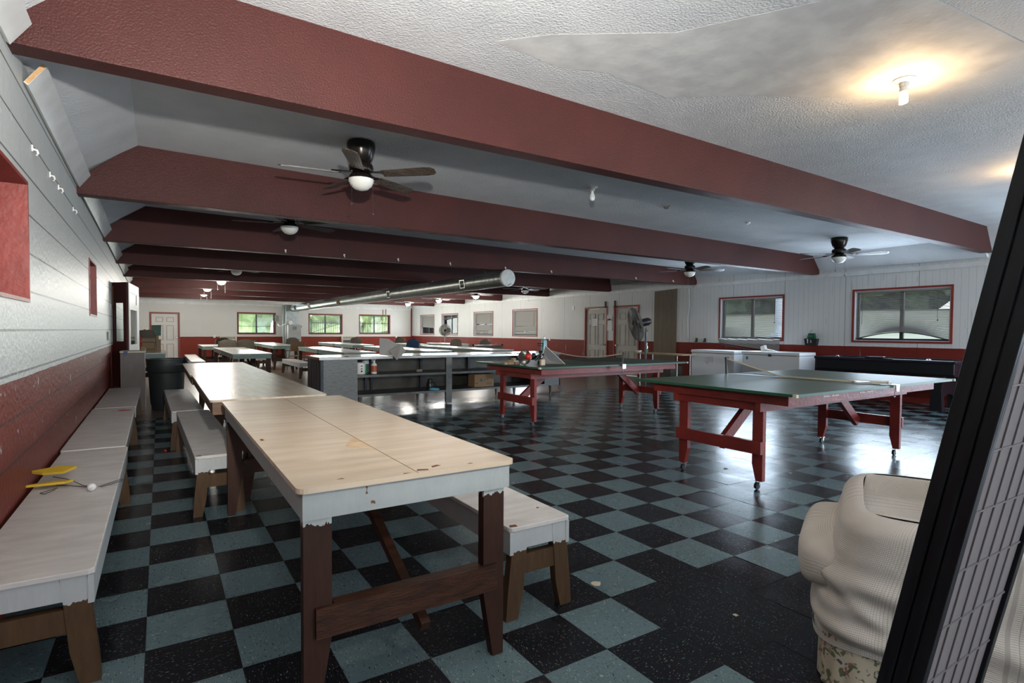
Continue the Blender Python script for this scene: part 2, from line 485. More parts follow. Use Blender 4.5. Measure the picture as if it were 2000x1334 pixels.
# ------------------------------------------------------------------ mesh helpers
class MB:
    """collects shapes, then links them as one mesh object"""

    def __init__(self):
        self.bm = bmesh.new()

    def box(self, x0, x1, y0, y1, z0, z1, rot=None, piv=None):
        vs = [self.bm.verts.new(p) for p in ((x0, y0, z0), (x1, y0, z0), (x1, y1, z0), (x0, y1, z0), (x0, y0, z1), (x1, y0, z1), (x1, y1, z1), (x0, y1, z1))]
        for f in ((0, 3, 2, 1), (4, 5, 6, 7), (0, 1, 5, 4), (1, 2, 6, 5), (2, 3, 7, 6), (3, 0, 4, 7)):
            self.bm.faces.new([vs[i] for i in f])
        if rot is not None:
            c = Vector(piv) if piv is not None else Vector(((x0+x1)/2, (y0+y1)/2, (z0+z1)/2))
            bmesh.ops.rotate(self.bm, verts=vs, cent=c, matrix=Euler(rot).to_matrix())
        return vs

    def bar(self, a, b, w, t, up=(0, 0, 1)):
        """rectangular bar from a to b, width w across (sideways), thickness t along up"""
        a, b = Vector(a), Vector(b)
        d = (b-a).normalized()
        u = Vector(up)
        s = d.cross(u)
        if s.length < 1e-4:
            s = d.cross(Vector((1, 0, 0)))
        s.normalize()
        u = s.cross(d).normalized()
        s *= w/2
        u *= t/2
        v = [self.bm.verts.new(p) for p in (a-s-u, a+s-u, a+s+u, a-s+u, b-s-u, b+s-u, b+s+u, b-s+u)]
        for f in ((0, 3, 2, 1), (4, 5, 6, 7), (0, 1, 5, 4), (1, 2, 6, 5), (2, 3, 7, 6), (3, 0, 4, 7)):
            self.bm.faces.new([v[i] for i in f])
        return v

    def prism(self, poly, axis, lo, hi):
        """polygon in the plane across axis, extruded from lo to hi; poly points are the two other coordinates in xyz order"""
        def P(p, h):
            if axis == 'x':
                return (h, p[0], p[1])
            if axis == 'y':
                return (p[0], h, p[1])
            return (p[0], p[1], h)
        a = [self.bm.verts.new(P(p, lo)) for p in poly]
        b = [self.bm.verts.new(P(p, hi)) for p in poly]
        n = len(poly)
        self.bm.faces.new(a)
        self.bm.faces.new(b[::-1])
        for i in range(n):
            self.bm.faces.new([a[i], b[i], b[(i+1) % n], a[(i+1) % n]])
        return a+b

    def lathe(self, prof, c=(0, 0, 0), seg=24, axis='z', cap=True):
        """profile of (radius, height) turned about an axis through c"""
        rings = []
        c = Vector(c)
        for r, h in prof:
            ring = []
            for i in range(seg):
                t = 2*PI*i/seg
                p = (r*math.cos(t), r*math.sin(t), h)
                if axis == 'x':
                    p = (p[2], p[0], p[1])
                elif axis == 'y':
                    p = (p[0], p[2], p[1])
                ring.append(self.bm.verts.new(c+Vector(p)))
            rings.append(ring)
        for a, b in zip(rings, rings[1:]):
            for i in range(seg):
                self.bm.faces.new([a[i], a[(i+1) % seg], b[(i+1) % seg], b[i]])
        if cap:
            self.bm.faces.new(rings[0][::-1])
            self.bm.faces.new(rings[-1])
        return [v for r in rings for v in r]

    def tube(self, pts, r, seg=8, closed=False):
        pts = [Vector(p) for p in pts]
        rings = []
        n = len(pts)
        for i, p in enumerate(pts):
            if closed:
                d = pts[(i+1) % n]-pts[i-1]
            else:
                d = pts[min(i+1, n-1)]-pts[max(i-1, 0)]
            d.normalize()
            ref = Vector((0, 0, 1)) if abs(d.z) < .9 else Vector((1, 0, 0))
            s = d.cross(ref).normalized()
            u = s.cross(d)
            rr = r[i] if isinstance(r, (list, tuple)) else r
            rings.append([self.bm.verts.new(p+s*rr*math.cos(2*PI*k/seg)+u*rr*math.sin(2*PI*k/seg)) for k in range(seg)])
        pairs = list(zip(rings, rings[1:]))
        if closed:
            pairs.append((rings[-1], rings[0]))
        for a, b in pairs:
            for i in range(seg):
                self.bm.faces.new([a[i], a[(i+1) % seg], b[(i+1) % seg], b[i]])
        if not closed:
            self.bm.faces.new(rings[0][::-1])
            self.bm.faces.new(rings[-1])

    def sphere(self, c, r, sx=1, sy=1, sz=1, seg=16):
        res = bmesh.ops.create_uvsphere(self.bm, u_segments=seg, v_segments=max(6, seg//2), radius=r)
        for v in res['verts']:
            v.co = Vector((v.co.x*sx, v.co.y*sy, v.co.z*sz))+Vector(c)
        return res['verts']

    def quad(self, *p):
        self.bm.faces.new([self.bm.verts.new(q) for q in p])

    def grid(self, fn, nu, nv, closed_u=False, su=1, sv=1):
        V = [[self.bm.verts.new(fn(i/nu, j/nv)) for j in range(nv+1)] for i in range(nu+(0 if closed_u else 1))]
        uvl = self.bm.loops.layers.uv.verify()
        for i in range(nu):
            i2 = (i+1) % len(V)
            for j in range(nv):
                f = self.bm.faces.new([V[i][j], V[i2][j], V[i2][j+1], V[i][j+1]])
                for l, (a, b) in zip(f.loops, ((i, j), (i+1, j), (i+1, j+1), (i, j+1))):
                    l[uvl].uv = (a/nu*su, b/nv*sv)
        return V

    def xf(self, mat, verts=None):
        bmesh.ops.transform(self.bm, matrix=mat, verts=verts or self.bm.verts)
        return self

    def build(self, name, mat, parent=None, smooth=False, bevel=0, label=None, autosmooth=40, loc=None, rot=None):
        bmesh.ops.recalc_face_normals(self.bm, faces=self.bm.faces)
        me = bpy.data.meshes.new(name)
        self.bm.to_mesh(me)
        self.bm.free()
        o = bpy.data.objects.new(name, me)
        col.objects.link(o)
        mats = mat if isinstance(mat, (list, tuple)) else [mat]
        for m in mats:
            me.materials.append(M[m] if isinstance(m, str) else m)
        if parent is not None:
            o.parent = parent
        if smooth:
            for p in me.polygons:
                p.use_smooth = True
            try:
                me.set_sharp_from_angle(angle=R(autosmooth))
            except Exception:
                pass
        if bevel:
            md = o.modifiers.new('bevel', 'BEVEL')
            md.width = bevel
            md.segments = 2
            md.limit_method = 'ANGLE'
            md.angle_limit = R(50)
        if label:
            o['label'] = label
        if loc is not None:
            o.location = loc
        if rot is not None:
            o.rotation_euler = rot
        return o


def tag(o, label, cat, group=None):
    o['label'] = label
    o['category'] = cat
    if group:
        o['group'] = group
    return o


def thing(name, label, cat, loc=(0, 0, 0), rz=0, group=None, rot=None):
    o = bpy.data.objects.new(name, None)
    o.empty_display_size = .1
    col.objects.link(o)
    o.location = loc
    o.rotation_euler = rot if rot is not None else (0, 0, rz)
    return tag(o, label, cat, group)


def dup(root, loc, rz, label, group=None, scale=None):
    r = root.copy()
    col.objects.link(r)
    r.location = loc
    r.rotation_euler = (0, 0, rz)
    r['label'] = label
    if group:
        r['group'] = group
    if scale:
        r.scale = scale
    for ch in list(root.children):
        c = ch.copy()
        col.objects.link(c)
        c.parent = r
        for g in list(ch.children):
            d = g.copy()
            col.objects.link(d)
            d.parent = c
    return r


def struct(o):
    o['kind'] = 'structure'
    return o


def text_obj(name, txt, size, mat, parent, loc, rot, extrude=.0005):
    cu = bpy.data.curves.new(name, 'FONT')
    cu.body = txt
    cu.size = size
    cu.extrude = extrude
    cu.align_x = 'CENTER'
    cu.align_y = 'CENTER'
    tmp = bpy.data.objects.new(name, cu)
    col.objects.link(tmp)
    dg = bpy.context.evaluated_depsgraph_get()
    me = bpy.data.meshes.new_from_object(tmp.evaluated_get(dg))
    bpy.data.objects.remove(tmp)
    o = bpy.data.objects.new(name, me)
    col.objects.link(o)
    me.materials.clear()
    me.materials.append(M[mat])
    o.parent = parent
    o.location = loc
    o.rotation_euler = rot
    return o


# ------------------------------------------------------------------ setting: walls, floor, ceiling
class Frame:
    """wall frame: local x along the wall from a to b, local y outwards, z up"""

    def __init__(self, a, b):
        self.a = Vector((a[0], a[1], 0))
        d = Vector((b[0]-a[0], b[1]-a[1], 0))
        self.len = d.length
        self.rz = math.atan2(d.y, d.x)
        self.m = Matrix.Translation(self.a) @ Matrix.Rotation(self.rz, 4, 'Z')

    def place(self, o):
        o.location = self.a
        o.rotation_euler = (0, 0, self.rz)
        return o

    def p(self, s, off, z):
        return self.m @ Vector((s, off, z))


FL = Frame((-.537, -3.0), (-.75, 25.42))          # left block wall
FF = Frame((-.75, 25.42), (10.77, 26.06))         # far wall
FR = Frame((10.77, 26.06), (11.70, -3.0))         # right panelled wall, from far to near
SR = 22.77                                         # distance along it of the point beside the first beam


def wall(name, fr, height, thick, openings, mat, s0=0, s1=None):
    s1 = fr.len if s1 is None else s1
    xs = sorted({s0, s1} | {v for o in openings for v in (o[0], o[1])})
    zs = sorted({0.0, height} | {v for o in openings for v in (o[2], o[3])})
    mb = MB()
    # merge cells row-wise so that faces stay large
    for zi in range(len(zs)-1):
        z0, z1 = zs[zi], zs[zi+1]
        run = None
        for xi in range(len(xs)-1):
            a, b = xs[xi], xs[xi+1]
            hole = any(o[0] <= a+1e-6 and b <= o[1]+1e-6 and o[2] <= z0+1e-6 and z1 <= o[3]+1e-6 for o in openings)
            if hole:
                if run:
                    mb.box(run[0], run[1], 0, thick, z0, z1)
                run = None
            else:
                run = (run[0], b) if run else (a, b)
        if run:
            mb.box(run[0], run[1], 0, thick, z0, z1)
    o = mb.build(name, mat)
    fr.place(o)
    return struct(o)


LW_OPEN = [(5.25, 6.83, 1.375, 2.01), (10.12, 10.93, 1.375, 1.975)]
FAR_WIN = [(3.55, 5.02, 1.085, 1.955), (6.49, 7.97, 1.09, 1.965), (8.84, 10.35, 1.10, 1.98)]
FAR_DOOR = (.46, 1.39, 0, 1.87)
RIGHT_WIN = [(SR-21.69, SR-20.27, 1.085, 1.975), (SR-19.45, SR-18.01, 1.085, 1.985), (SR-16.60, SR-15.18, 1.085, 2.0), (SR-13.80, SR-12.35, 1.095, 2.015), (SR-5.125, SR-3.60, 1.095, 2.035), (SR-2.175, SR-.65, 1.10, 2.05)]
DOOR_A = (SR-9.85, SR-8.94, 0, 1.96)
DOOR_B = (SR-8.60, SR-7.70, 0, 1.96)
wall('wall_left', FL, 2.62, .22, [o for o in LW_OPEN], 'block')
wall('wall_far', FF, 2.62, .16, FAR_WIN+[FAR_DOOR], 'farwall')
wall('wall_right', FR, 2.62, .16, RIGHT_WIN+[DOOR_A, DOOR_B], 'board')
FN = Frame((11.70, -3.0), (-.537, -3.0))
wall('wall_near', FN, 3.1, .16, [(1.6, 4.4, .9, 2.1), (7.0, 9.4, .9, 2.1)], 'plainwall')

# floor: vinyl tiles one foot square, then a plain worn floor further in
TS = .3048
OX, OY = -.061, 2.487
mb = MB()
bm = mb.bm
rng = random.Random(3)
Y_END = 9.04
for i in range(-2, 39):
    for j in range(-18, 22):
        x0, y0 = OX+i*TS, OY+j*TS
        x1, y1 = x0+TS, min(y0+TS, Y_END)
        x0 = max(x0, -.60)
        if y1 <= y0 or x1 <= x0:
            continue
        tx, ty = rng.gauss(0, .0038), rng.gauss(0, .0038)
        g = .0007
        vs = [bm.verts.new((x, y, tx*(x-(x0+x1)/2)+ty*(y-(y0+y1)/2))) for x, y in ((x0+g, y0+g), (x1-g, y0+g), (x1-g, y1-g), (x0+g, y1-g))]
        f = bm.faces.new(vs)
        teal = (i+j) % 2 == 0
        if (i, j) in ((7, -3), (15, 5)) or (i >= 6 and j <= -4 and not (i == 5)):
            teal = False
        f.material_index = (0 if teal else 1)+(2 if rng.random() < .5 else 0)
floor = mb.build('floor', ['teal', 'black', 'teal2', 'black2'])
struct(floor)
mb = MB()
mb.box(-.85, 11.8, Y_END, 26.2, -.06, -.001)
struct(mb.build('floor', 'plank'))
mb = MB()
mb.box(-.85, 11.8, -3.1, Y_END, -.06, -.004)
struct(mb.build('floor', 'blackp'))

# ceiling: flat in the middle, sloping down to the side walls


def ceil_mesh(name, y0, y1, zl, zr, zwl, zwr):
    mb = MB()
    th = .06
    P = [(-.80, zwl-.10), (-.62, zwl), (-.15, zl), (11.15, zr), (11.42, zwr), (11.9, zwr-.1)]
    mb.prism([(p[0], p[1]) for p in P]+[(p[0], p[1]+th) for p in P[::-1]], 'y', y0, y1)
    return struct(mb.build(name, 'ceiling'))


BY = [3.40, 6.15, 9.10, 12.05, 14.95, 17.8, 20.65, 23.5]
BZ = [2.555, 2.43, 2.42, 2.42, 2.42, 2.40, 2.39, 2.39]
ceil_mesh('ceiling', -3.1, 3.47, 3.05, 2.95, 2.62, 2.55)
ceil_mesh('ceiling', 3.47, 26.3, 2.93, 2.79, 2.60, 2.5)
mb = MB()
mb.prism([(1.75, 2.98), (2.0, 2.72), (2.6, 2.30), (3.2, 1.35), (4.6, 1.2), (4.9, 1.9), (3.7, 2.6), (3.25, 2.95), (2.6, 2.9), (2.3, 3.02)], 'z', 3.0466, 3.0478)
o = struct(mb.build('ceiling_patch', 'patch'))
o.rotation_euler = (0, R(.507), 0)

for k, (y, z) in enumerate(zip(BY, BZ)):
    mb = MB()
    zl, zr = (3.055, 2.955) if k == 0 else (2.94, 2.80)
    xl = -.585-.0075*(y-3.4)-.06
    xr = 11.5-.0321*(y-3.3)+.02
    d = .01
    prof = [(xl, z), (xl, z+.05), (xl+.09, z+.16), (-.15, zl+d), (11.15-.0321*(y-3.3)*.0, zr+d), (xr-.02, z+.10), (xr, z)]
    if k == 0:
        prof = [(xl, z), (xl, z+.05), (xl+.09, z+.22), (-.15, zl+d), (11.15, zr+d), (xr-.02, z+.10), (xr, z)]
    mb.prism(prof, 'y', y, y+.145)
    nm = ['first and nearest', 'second', 'third', 'fourth', 'fifth', 'sixth', 'seventh', 'eighth and farthest'][k]
    tag(mb.build('ceiling_beam', 'beam', bevel=.006), f'wide maroon painted ceiling beam, the {nm} one counted from the camera', 'beam', 'maroon beams across the ceiling')

# white boards along the top of the left wall, and the trim strip along the top of the right wall
for k, (a, b) in enumerate(zip(BY, BY[1:]+[25.3])):
    xa = -.585-.0075*(a-3.4)
    mb = MB()
    z0 = 2.50 if k == 0 else 2.47
    ya = a+.38 if k == 0 else a+.15
    mb.bar((xa+.05, ya, z0+.065), (xa+.05-.0075*(b-ya), b, z0+.05), .022, .14, up=(.55, 0, .8))
    o = struct(mb.build('trim_%d' % (k+1), 'trimwhite'))
    if k == 0:
        mb = MB()
        mb.bar((xa+.05, ya-.002, z0+.065), (xa+.05, ya, z0+.065), .020, .13, up=(.55, 0, .8))
        mb.build('cut_end', 'rawwood', o)
mb = MB()
mb.bar((-.525, 1.2, 2.60), (-.535, 3.38, 2.60), .022, .14, up=(.55, 0, .8))
struct(mb.build('trim_12', 'trimwhite'))
mb = MB()
mb.box(0, FR.len, -.018, 0, 2.36, 2.44)
o = struct(mb.build('trim_9', 'trimwhite'))
FR.place(o)
mb = MB()
mb.box(0, FF.len, -.018, 0, 2.26, 2.35)
mb.box(0, FF.len, -.028, 0, 2.39, 2.43)
o = struct(mb.build('trim_10', 'trimwhite'))
FF.place(o)
mb = MB()
mb.box(FF.len-.05, FF.len, -.05, 0, 0, 2.36)
o = struct(mb.build('trim_11', 'redframe'))
FF.place(o)
mb = MB()
mb.box(1.42, FF.len, -.014, 0, 0, .09)
o = struct(mb.build('baseboard_far', 'redframe'))
FF.place(o)
mb = MB()
mb.box(0, SR-9.9, -.014, 0, 0, .09)
mb.box(SR-7.6, FR.len, -.014, 0, 0, .09)
o = struct(mb.build('baseboard_right', 'redframe'))
FR.place(o)

# ------------------------------------------------------------------ windows and doors


def window(n, fr, s0, s1, z0, z1, jamb='jamb'):
    w = .035
    mb = MB()
    for a in ((s0-w, s1+w, z0-w, z0), (s0-w, s1+w, z1, z1+w), (s0-w, s0, z0, z1), (s1, s1+w, z0, z1)):
        mb.box(a[0], a[1], -.014, 0, a[2], a[3])
    o = struct(mb.build('window_%d' % n, 'redframe'))
    fr.place(o)
    mb = MB()
    t = .012
    for a in ((s0, s1, z0, z0+t), (s0, s1, z1-t, z1), (s0, s0+t, z0+t, z1-t), (s1-t, s1, z0+t, z1-t)):
        mb.box(a[0], a[1], 0, .10, a[2], a[3])
    mb.build('window_jamb', jamb, o)
    mb = MB()
    f = .035
    a0, a1, b0, b1 = s0+t, s1-t, z0+t, z1-t
    for a in ((a0, a1, b0, b0+f), (a0, a1, b1-f, b1), (a0, a0+f, b0+f, b1-f), (a1-f, a1, b0+f, b1-f)):
        mb.box(a[0], a[1], .10, .14, a[2], a[3])
    mb.build('window_frame', 'alum', o)
    c = (s0+s1)/2
    mb = MB()
    mb.box(c-.028, c+.028, .095, .145, b0+f, b1-f)
    mb.build('mullion', 'alum', o)
    for a, b in ((a0+f, c-.028), (c+.028, a1-f)):
        mb = MB()
        mb.box(a, b, .118, .122, b0+f, b1-f)
        mb.build('pane', 'glass', o)
    return o


def blind(fr, s0, s1, ztop, n, zfun, label, tilt=20, off=.05, gaps=(), col_='slat', width=.025, wand=True, rail=True, railfun=None):
    t = thing('window_blind', label, 'blind', group='slatted blinds hanging in the windows')
    fr.place(t)
    mb = MB()
    mb.box(s0, s1, off-.014, off+.014, ztop, ztop+.028)
    mb.build('headrail', col_, t)
    mb = MB()
    ns = 12
    for j in range(1, n):
        if j in gaps:
            continue
        q = j/n
        pts = []
        for i in range(ns+1):
            s = s0+(s1-s0)*i/ns
            z, o2 = zfun(q, i/ns)
            pts.append((s, off+o2, z))
        dy, dz = width/2*math.cos(R(tilt)), width/2*math.sin(R(tilt))
        a = [mb.bm.verts.new((p[0], p[1]-dy, p[2]-dz)) for p in pts]
        b = [mb.bm.verts.new((p[0], p[1]+dy, p[2]+dz)) for p in pts]
        c = [mb.bm.verts.new((p[0], p[1]-dy, p[2]-dz+.0012)) for p in pts]
        d = [mb.bm.verts.new((p[0], p[1]+dy, p[2]+dz+.0012)) for p in pts]
        for i in range(ns):
            for A, B in ((a, b), (b, d), (d, c), (c, a)):
                mb.bm.faces.new([A[i], A[i+1], B[i+1], B[i]])
    mb.build('slats', col_, t)
    if rail:
        rf = railfun or (lambda u: zfun(1.0, u))
        pts = [(s0+(s1-s0)*i/16, off+rf(i/16)[1], rf(i/16)[0]) for i in range(17)]
        mb = MB()
        for a, b in zip(pts, pts[1:]):
            mb.bar(a, b, .026, .016)
        mb.build('bottom_rail', 'alum' if col_ != 'jamb' else col_, t)
    if wand:
        mb = MB()
        mb.tube([(s0+.12, off-.03, ztop), (s0+.11, off-.035, ztop-.6)], .004, 5)
        mb.build('tilt_wand', 'alum', t)
        mb = MB()
        mb.tube([(s1-.17, off-.03, ztop), (s1-.175, off-.032, ztop-.35), (s1-.17, off-.032, ztop-.52)], .003, 4)
        mb.sphere((s1-.17, off-.032, ztop-.53), .012)
        mb.build('lift_cord', 'alum', t)
    return t


for i, (w, fr) in enumerate([(w, FF) for w in FAR_WIN]+[(w, FR) for w in RIGHT_WIN]):
    window(i+1, fr, *w, jamb='redframe' if i < 3 else 'jamb')

W = FAR_WIN[0]
blind(FF, W[0]+.03, W[1]-.03, W[3]-.045, 34, lambda q, u: (W[3]-.05-q*(.50+.02*math.sin(PI*u)), 0), 'loose raised slatted blind over the far window left of the grey furnace', tilt=8)
W2 = FAR_WIN[1]
blind(FF, W2[0]+.03, W2[1]-.03, W2[3]-.045, 30, lambda q, u: (W2[3]-.05-q*(.80-.44*u), 0), 'slatted blind fanned open diagonally in the far window just right of the furnace', tilt=8)
W4 = RIGHT_WIN[0]
blind(FR, W4[0]+.02, W4[1]-.02, W4[3]-.04, 34, lambda q, u: (W4[3]-.045-q*(.50+.05*u), 0), 'half lowered closed blind with tilted bottom rail, in the window nearest the far corner', tilt=62)
W3 = RIGHT_WIN[1]
blind(FR, W3[0]+.02, W3[1]-.02, W3[3]-.04, 12, lambda q, u: (W3[3]-.045-q*(.19-.13*u), 0), 'blind pulled up to a slanting bunch at the window top behind the pedestal fan', tilt=8)
W5 = RIGHT_WIN[2]
blind(FR, W5[0]+.02, W5[1]-.02, W5[3]-.04, 44, lambda q, u: (W5[3]-.045-q*.82, 0), 'closed blind with bright gaps halfway down, in the window left of the closed grey one', tilt=55, gaps=(23, 24, 38, 42))
W6 = RIGHT_WIN[3]
blind(FR, W6[0]+.02, W6[1]-.02, W6[3]-.04, 44, lambda q, u: (W6[3]-.045-q*.83, 0), 'closed grey blind with two bright slits, in the window nearest the pair of doors', tilt=62, gaps=(29, 39))
W7 = RIGHT_WIN[4]


def z7(q, u):
    top = W7[3]-.045
    if q < .56:
        return top-q/.56*.62, 0
    k = (q-.56)/.44
    zz = top-.62-k*(.56-.18*(1-u))*1.0
    return zz, -(.10+.02*k) if zz < W7[2]+.01 else 0


blind(FR, W7[0]+.02, W7[1]-.02, W7[3]-.04, 54, z7, 'long broken blind hanging out of its window and down behind the chest freezers', tilt=30, railfun=lambda u: (W7[2]-.12-.22*u, -.12))
W8 = RIGHT_WIN[5]


def z8(q, u):
    arch = .15*math.sin(PI*min(1, u*1.05))
    top = W8[3]-.045
    full = top-(W8[2]+.02)-q*q*q*arch
    return top-q*full*(1-.0), 0


blind(FR, W8[0]+.02, W8[1]-.02, W8[3]-.04, 42, z8, 'slatted blind with a bottom rail bowed upward, in the window above the air hockey table', tilt=30, railfun=lambda u: (W8[2]+.03+.13*math.sin(PI*min(1, u)), 0))


def six_panel(mb, s0, s1, z0, z1, y, d=.013):
    """raised mouldings of a six panel door on the face y (towards the room is -y)"""
    w = s1-s0
    h = z1-z0
    cols = ((.16, .44), (.56, .84))
    rows = ((.055, .36), (.44, .76), (.83, .93))
    for c0, c1 in cols:
        for r0, r1 in rows:
            a, b, c, e = s0+w*c0, s0+w*c1, z0+h*r0, z0+h*r1
            t = .02
            for bx in ((a, b, c, c+t), (a, b, e-t, e), (a, a+t, c+t, e-t), (b-t, b, c+t, e-t)):
                mb.box(bx[0], bx[1], y-d, y, bx[2], bx[3])


def door(n, fr, s0, s1, z1, mat, knob_s, knob_z, casing, knobmat='brass', knobname='door_knob', gap=.0):
    mb = MB()
    w = casing
    for a in ((s0-w, s1+w, z1, z1+w), (s0-w, s0, 0, z1), (s1, s1+w, 0, z1)):
        mb.box(a[0], a[1], -.018, 0, a[2], a[3])
    for a in ((s0, s1, z1-.012, z1), (s0, s0+.012, 0, z1-.012), (s1-.012, s1, 0, z1-.012)):
        mb.box(a[0], a[1], 0, .16, a[2], a[3])
    o = struct(mb.build('door_%d' % n, 'redframe'))
    fr.place(o)
    mb = MB()
    mb.box(s0+.014, s1-.014, .03, .07, .012, z1-.016-gap)
    mb.build('door_panel', mat, o)
    mb = MB()
    six_panel(mb, s0+.014, s1-.014, .012, z1-.016-gap, .03)
    mb.build('panel_moulding', 'moulding', o)
    mb = MB()
    mb.lathe([(.026, -.004), (.026, .004), (.01, .008), (.01, .035), (.027, .045), (.03, .058), (.022, .07)], (0, 0, 0), 14, 'y')
    mb.xf(Matrix.Translation((knob_s, .026, knob_z)) @ Matrix.Rotation(PI, 4, 'Z'))
    mb.build(knobname, knobmat, o, smooth=True)
    return o


door(1, FF, .47, 1.38, 1.865, 'doorwhite', 1.32, .93, .055, 'steel_lt')
door(2, FR, DOOR_A[0], DOOR_A[1], DOOR_A[3], 'doorwhite2', DOOR_A[1]-.075, .86, .04, 'steel_lt', gap=.02)
door(3, FR, DOOR_B[0], DOOR_B[1], DOOR_B[3], 'doorwhite2', DOOR_B[0]+.075, .86, .04, 'brass', gap=.02)

# left wall: red lined recesses, boarded at the back
for k, (s0, s1, z0, z1) in enumerate(LW_OPEN):
    mb = MB()
    t = .018
    for a in ((s0, s1, z0, z0+t), (s0, s1, z1-t, z1), (s0, s0+t, z0+t, z1-t), (s1-t, s1, z0+t, z1-t)):
        mb.box(a[0], a[1], -.008, .2, a[2], a[3])
    o = struct(mb.build('window_%d' % (10+k), 'redframe'))
    FL.place(o)
    mb = MB()
    mb.box(s0, s1, .2, .22, z0, z1)
    mb.build('shutter_board', 'redframe', o)
    mb = MB()
    mb.box(s1-t-.035, s1-t, .13, .20, z0+t, z1-t)
    mb.build('shutter_stop', 'redframe', o)

# entry: narrow red glazed door leaf across the entrance and the white glazed leaf beyond it
mb = MB()
A, B = Vector((-.638, 10.93, 0)), Vector((-.437, 10.72, 0))
d = (B-A).normalized()


def leafbox(mb, A, d, a, b, z0, z1, t):
    mb.bar(A+d*a+Vector((0, 0, (z0+z1)/2)), A+d*b+Vector((0, 0, (z0+z1)/2)), t, z1-z0)


L = (B-A).length
for a in ((0, .045, 0, 1.99), (L-.06, L, 0, 1.99), (.045, L-.06, 1.66, 1.99), (.045, L-.06, 0, 1.04)):
    leafbox(mb, A, d, a[0], a[1], a[2], a[3], .04)
o = struct(mb.build('door_4', 'beam'))
mb = MB()
leafbox(mb, A, d, .045, L-.06, 1.04, 1.66, .006)
mb.build('pane', 'glass', o)
mb = MB()
mb.tube([(-.625, 10.90, 1.62), (-.625, 10.90, 1.93)], .012, 8)
mb.build('hinge_barrel', 'copper', o)
A, B = Vector((-.432, 10.76, 0)), Vector((-.335, 12.05, 0))
d = (B-A).normalized()
L = (B-A).length
mb = MB()
for a in ((0, .14, 0, 1.99), (L-.3, L, 0, 1.99), (.14, L-.3, 1.56, 1.66), (.14, L-.3, 1.84, 1.99), (.14, L-.3, 0, .98)):
    leafbox(mb, A, d, a[0], a[1], a[2], a[3], .04)
leafbox(mb, A, d, .14, L-.3, 1.66, 1.84, .02)
o = struct(mb.build('door_5', 'doorwhite'))
mb = MB()
leafbox(mb, A, d, .14, L-.3, .98, 1.56, .006)
mb.build('pane', 'glass', o)

# things fixed to the right wall


def on_right(name, mb, mat, label, cat, group=None):
    o = mb.build(name, mat)
    FR.place(o)
    return tag(o, label, cat, group)


for s, z0, z1, lb in ((SR-8.98, 1.955, 2.14, 'black bracket above the right corner of the left door'), (SR-8.59, 1.955, 2.15, 'black bracket above the left corner of the right door'), (SR-5.77, 1.0, 1.10, 'left of two small black brackets above the chest freezers'), (SR-5.53, 1.0, 1.10, 'right of two small black brackets above the chest freezers')):
    mb = MB()
    mb.box(s-.022, s+.022, -.03, 0, z0, z1)
    mb.box(s-.022, s+.022, -.06, -.03, z0, z0+.03)
    on_right('bar_bracket', mb, 'blackp', lb, 'bracket', 'black brackets on the panelled wall')
mb = MB()
mb.prism([(SR-7.13, .45), (SR-6.40, .45), (SR-6.385, 2.36), (SR-7.12, 2.33)], 'y', -.02, 0)
for k in range(1, 5):
    s = SR-7.13+k*.146
    mb.box(s-.003, s+.003, -.022, -.02, .46, 2.33)
on_right('grooved_panel', mb, 'brownpanel', 'tall unpainted tan grooved panel covering the wall behind the wooden table', 'panel')
# papers
t = thing('notice', 'white notice sheet with blue bands taped to the left of the two doors', 'notice')
FR.place(t)
mb = MB()
mb.box(SR-9.56, SR-9.34, .012, .0165, 1.40, 1.66)
mb.build('sheet', 'paper', t)
mb = MB()
mb.box(SR-9.53, SR-9.37, .0105, .012, 1.645, 1.665)
mb.box(SR-9.53, SR-9.37, .0105, .012, 1.395, 1.415)
for k in range(5):
    mb.box(SR-9.53, SR-9.40-.02*(k % 2), .0108, .012, 1.46+k*.034, 1.466+k*.034)
mb.build('print', 'navy', t)
t = thing('plastic_sleeve', 'clear wrinkled plastic sleeve with small amber and dark items, hung between the two doors', 'sleeve')
FR.place(t)
mb = MB()
mb.grid(lambda u, v: (SR-8.90+u*.20, -.012-.008*math.sin(u*14+v*9)*(.4+v), 1.28+v*.46), 10, 14)
mb.build('sleeve', 'paper', t, smooth=True)
mb = MB()
mb.sphere((SR-8.86, -.03, 1.60), .022)
mb.build('amber_item', 'woodtop', t)
mb = MB()
mb.sphere((SR-8.80, -.03, 1.605), .026)
mb.sphere((SR-8.75, -.03, 1.595), .018)
mb.build('dark_item', 'blackp', t)
# light switch and outlets
for s, z, lb in ((SR-10.43, 1.99, 'small white plate high on the wall left of the doors'), (SR-11.62, 1.0, 'white outlet plate low on the wall left of the doors')):
    mb = MB()
    mb.box(s-.035, s+.035, -.012, 0, z-.06, z+.06)
    on_right('wall_plate', mb, 'white', lb, 'wall plate')
mb = MB()
mb.tube([(SR-6.02, -.015, 2.34), (SR-6.0, -.015, 1.9), (SR-6.05, -.015, 1.6), (SR-6.03, -.015, 1.1)], .007, 6)
on_right('cable', mb, 'trimwhite', 'white cable running down the wall right of the tan panel', 'cable')

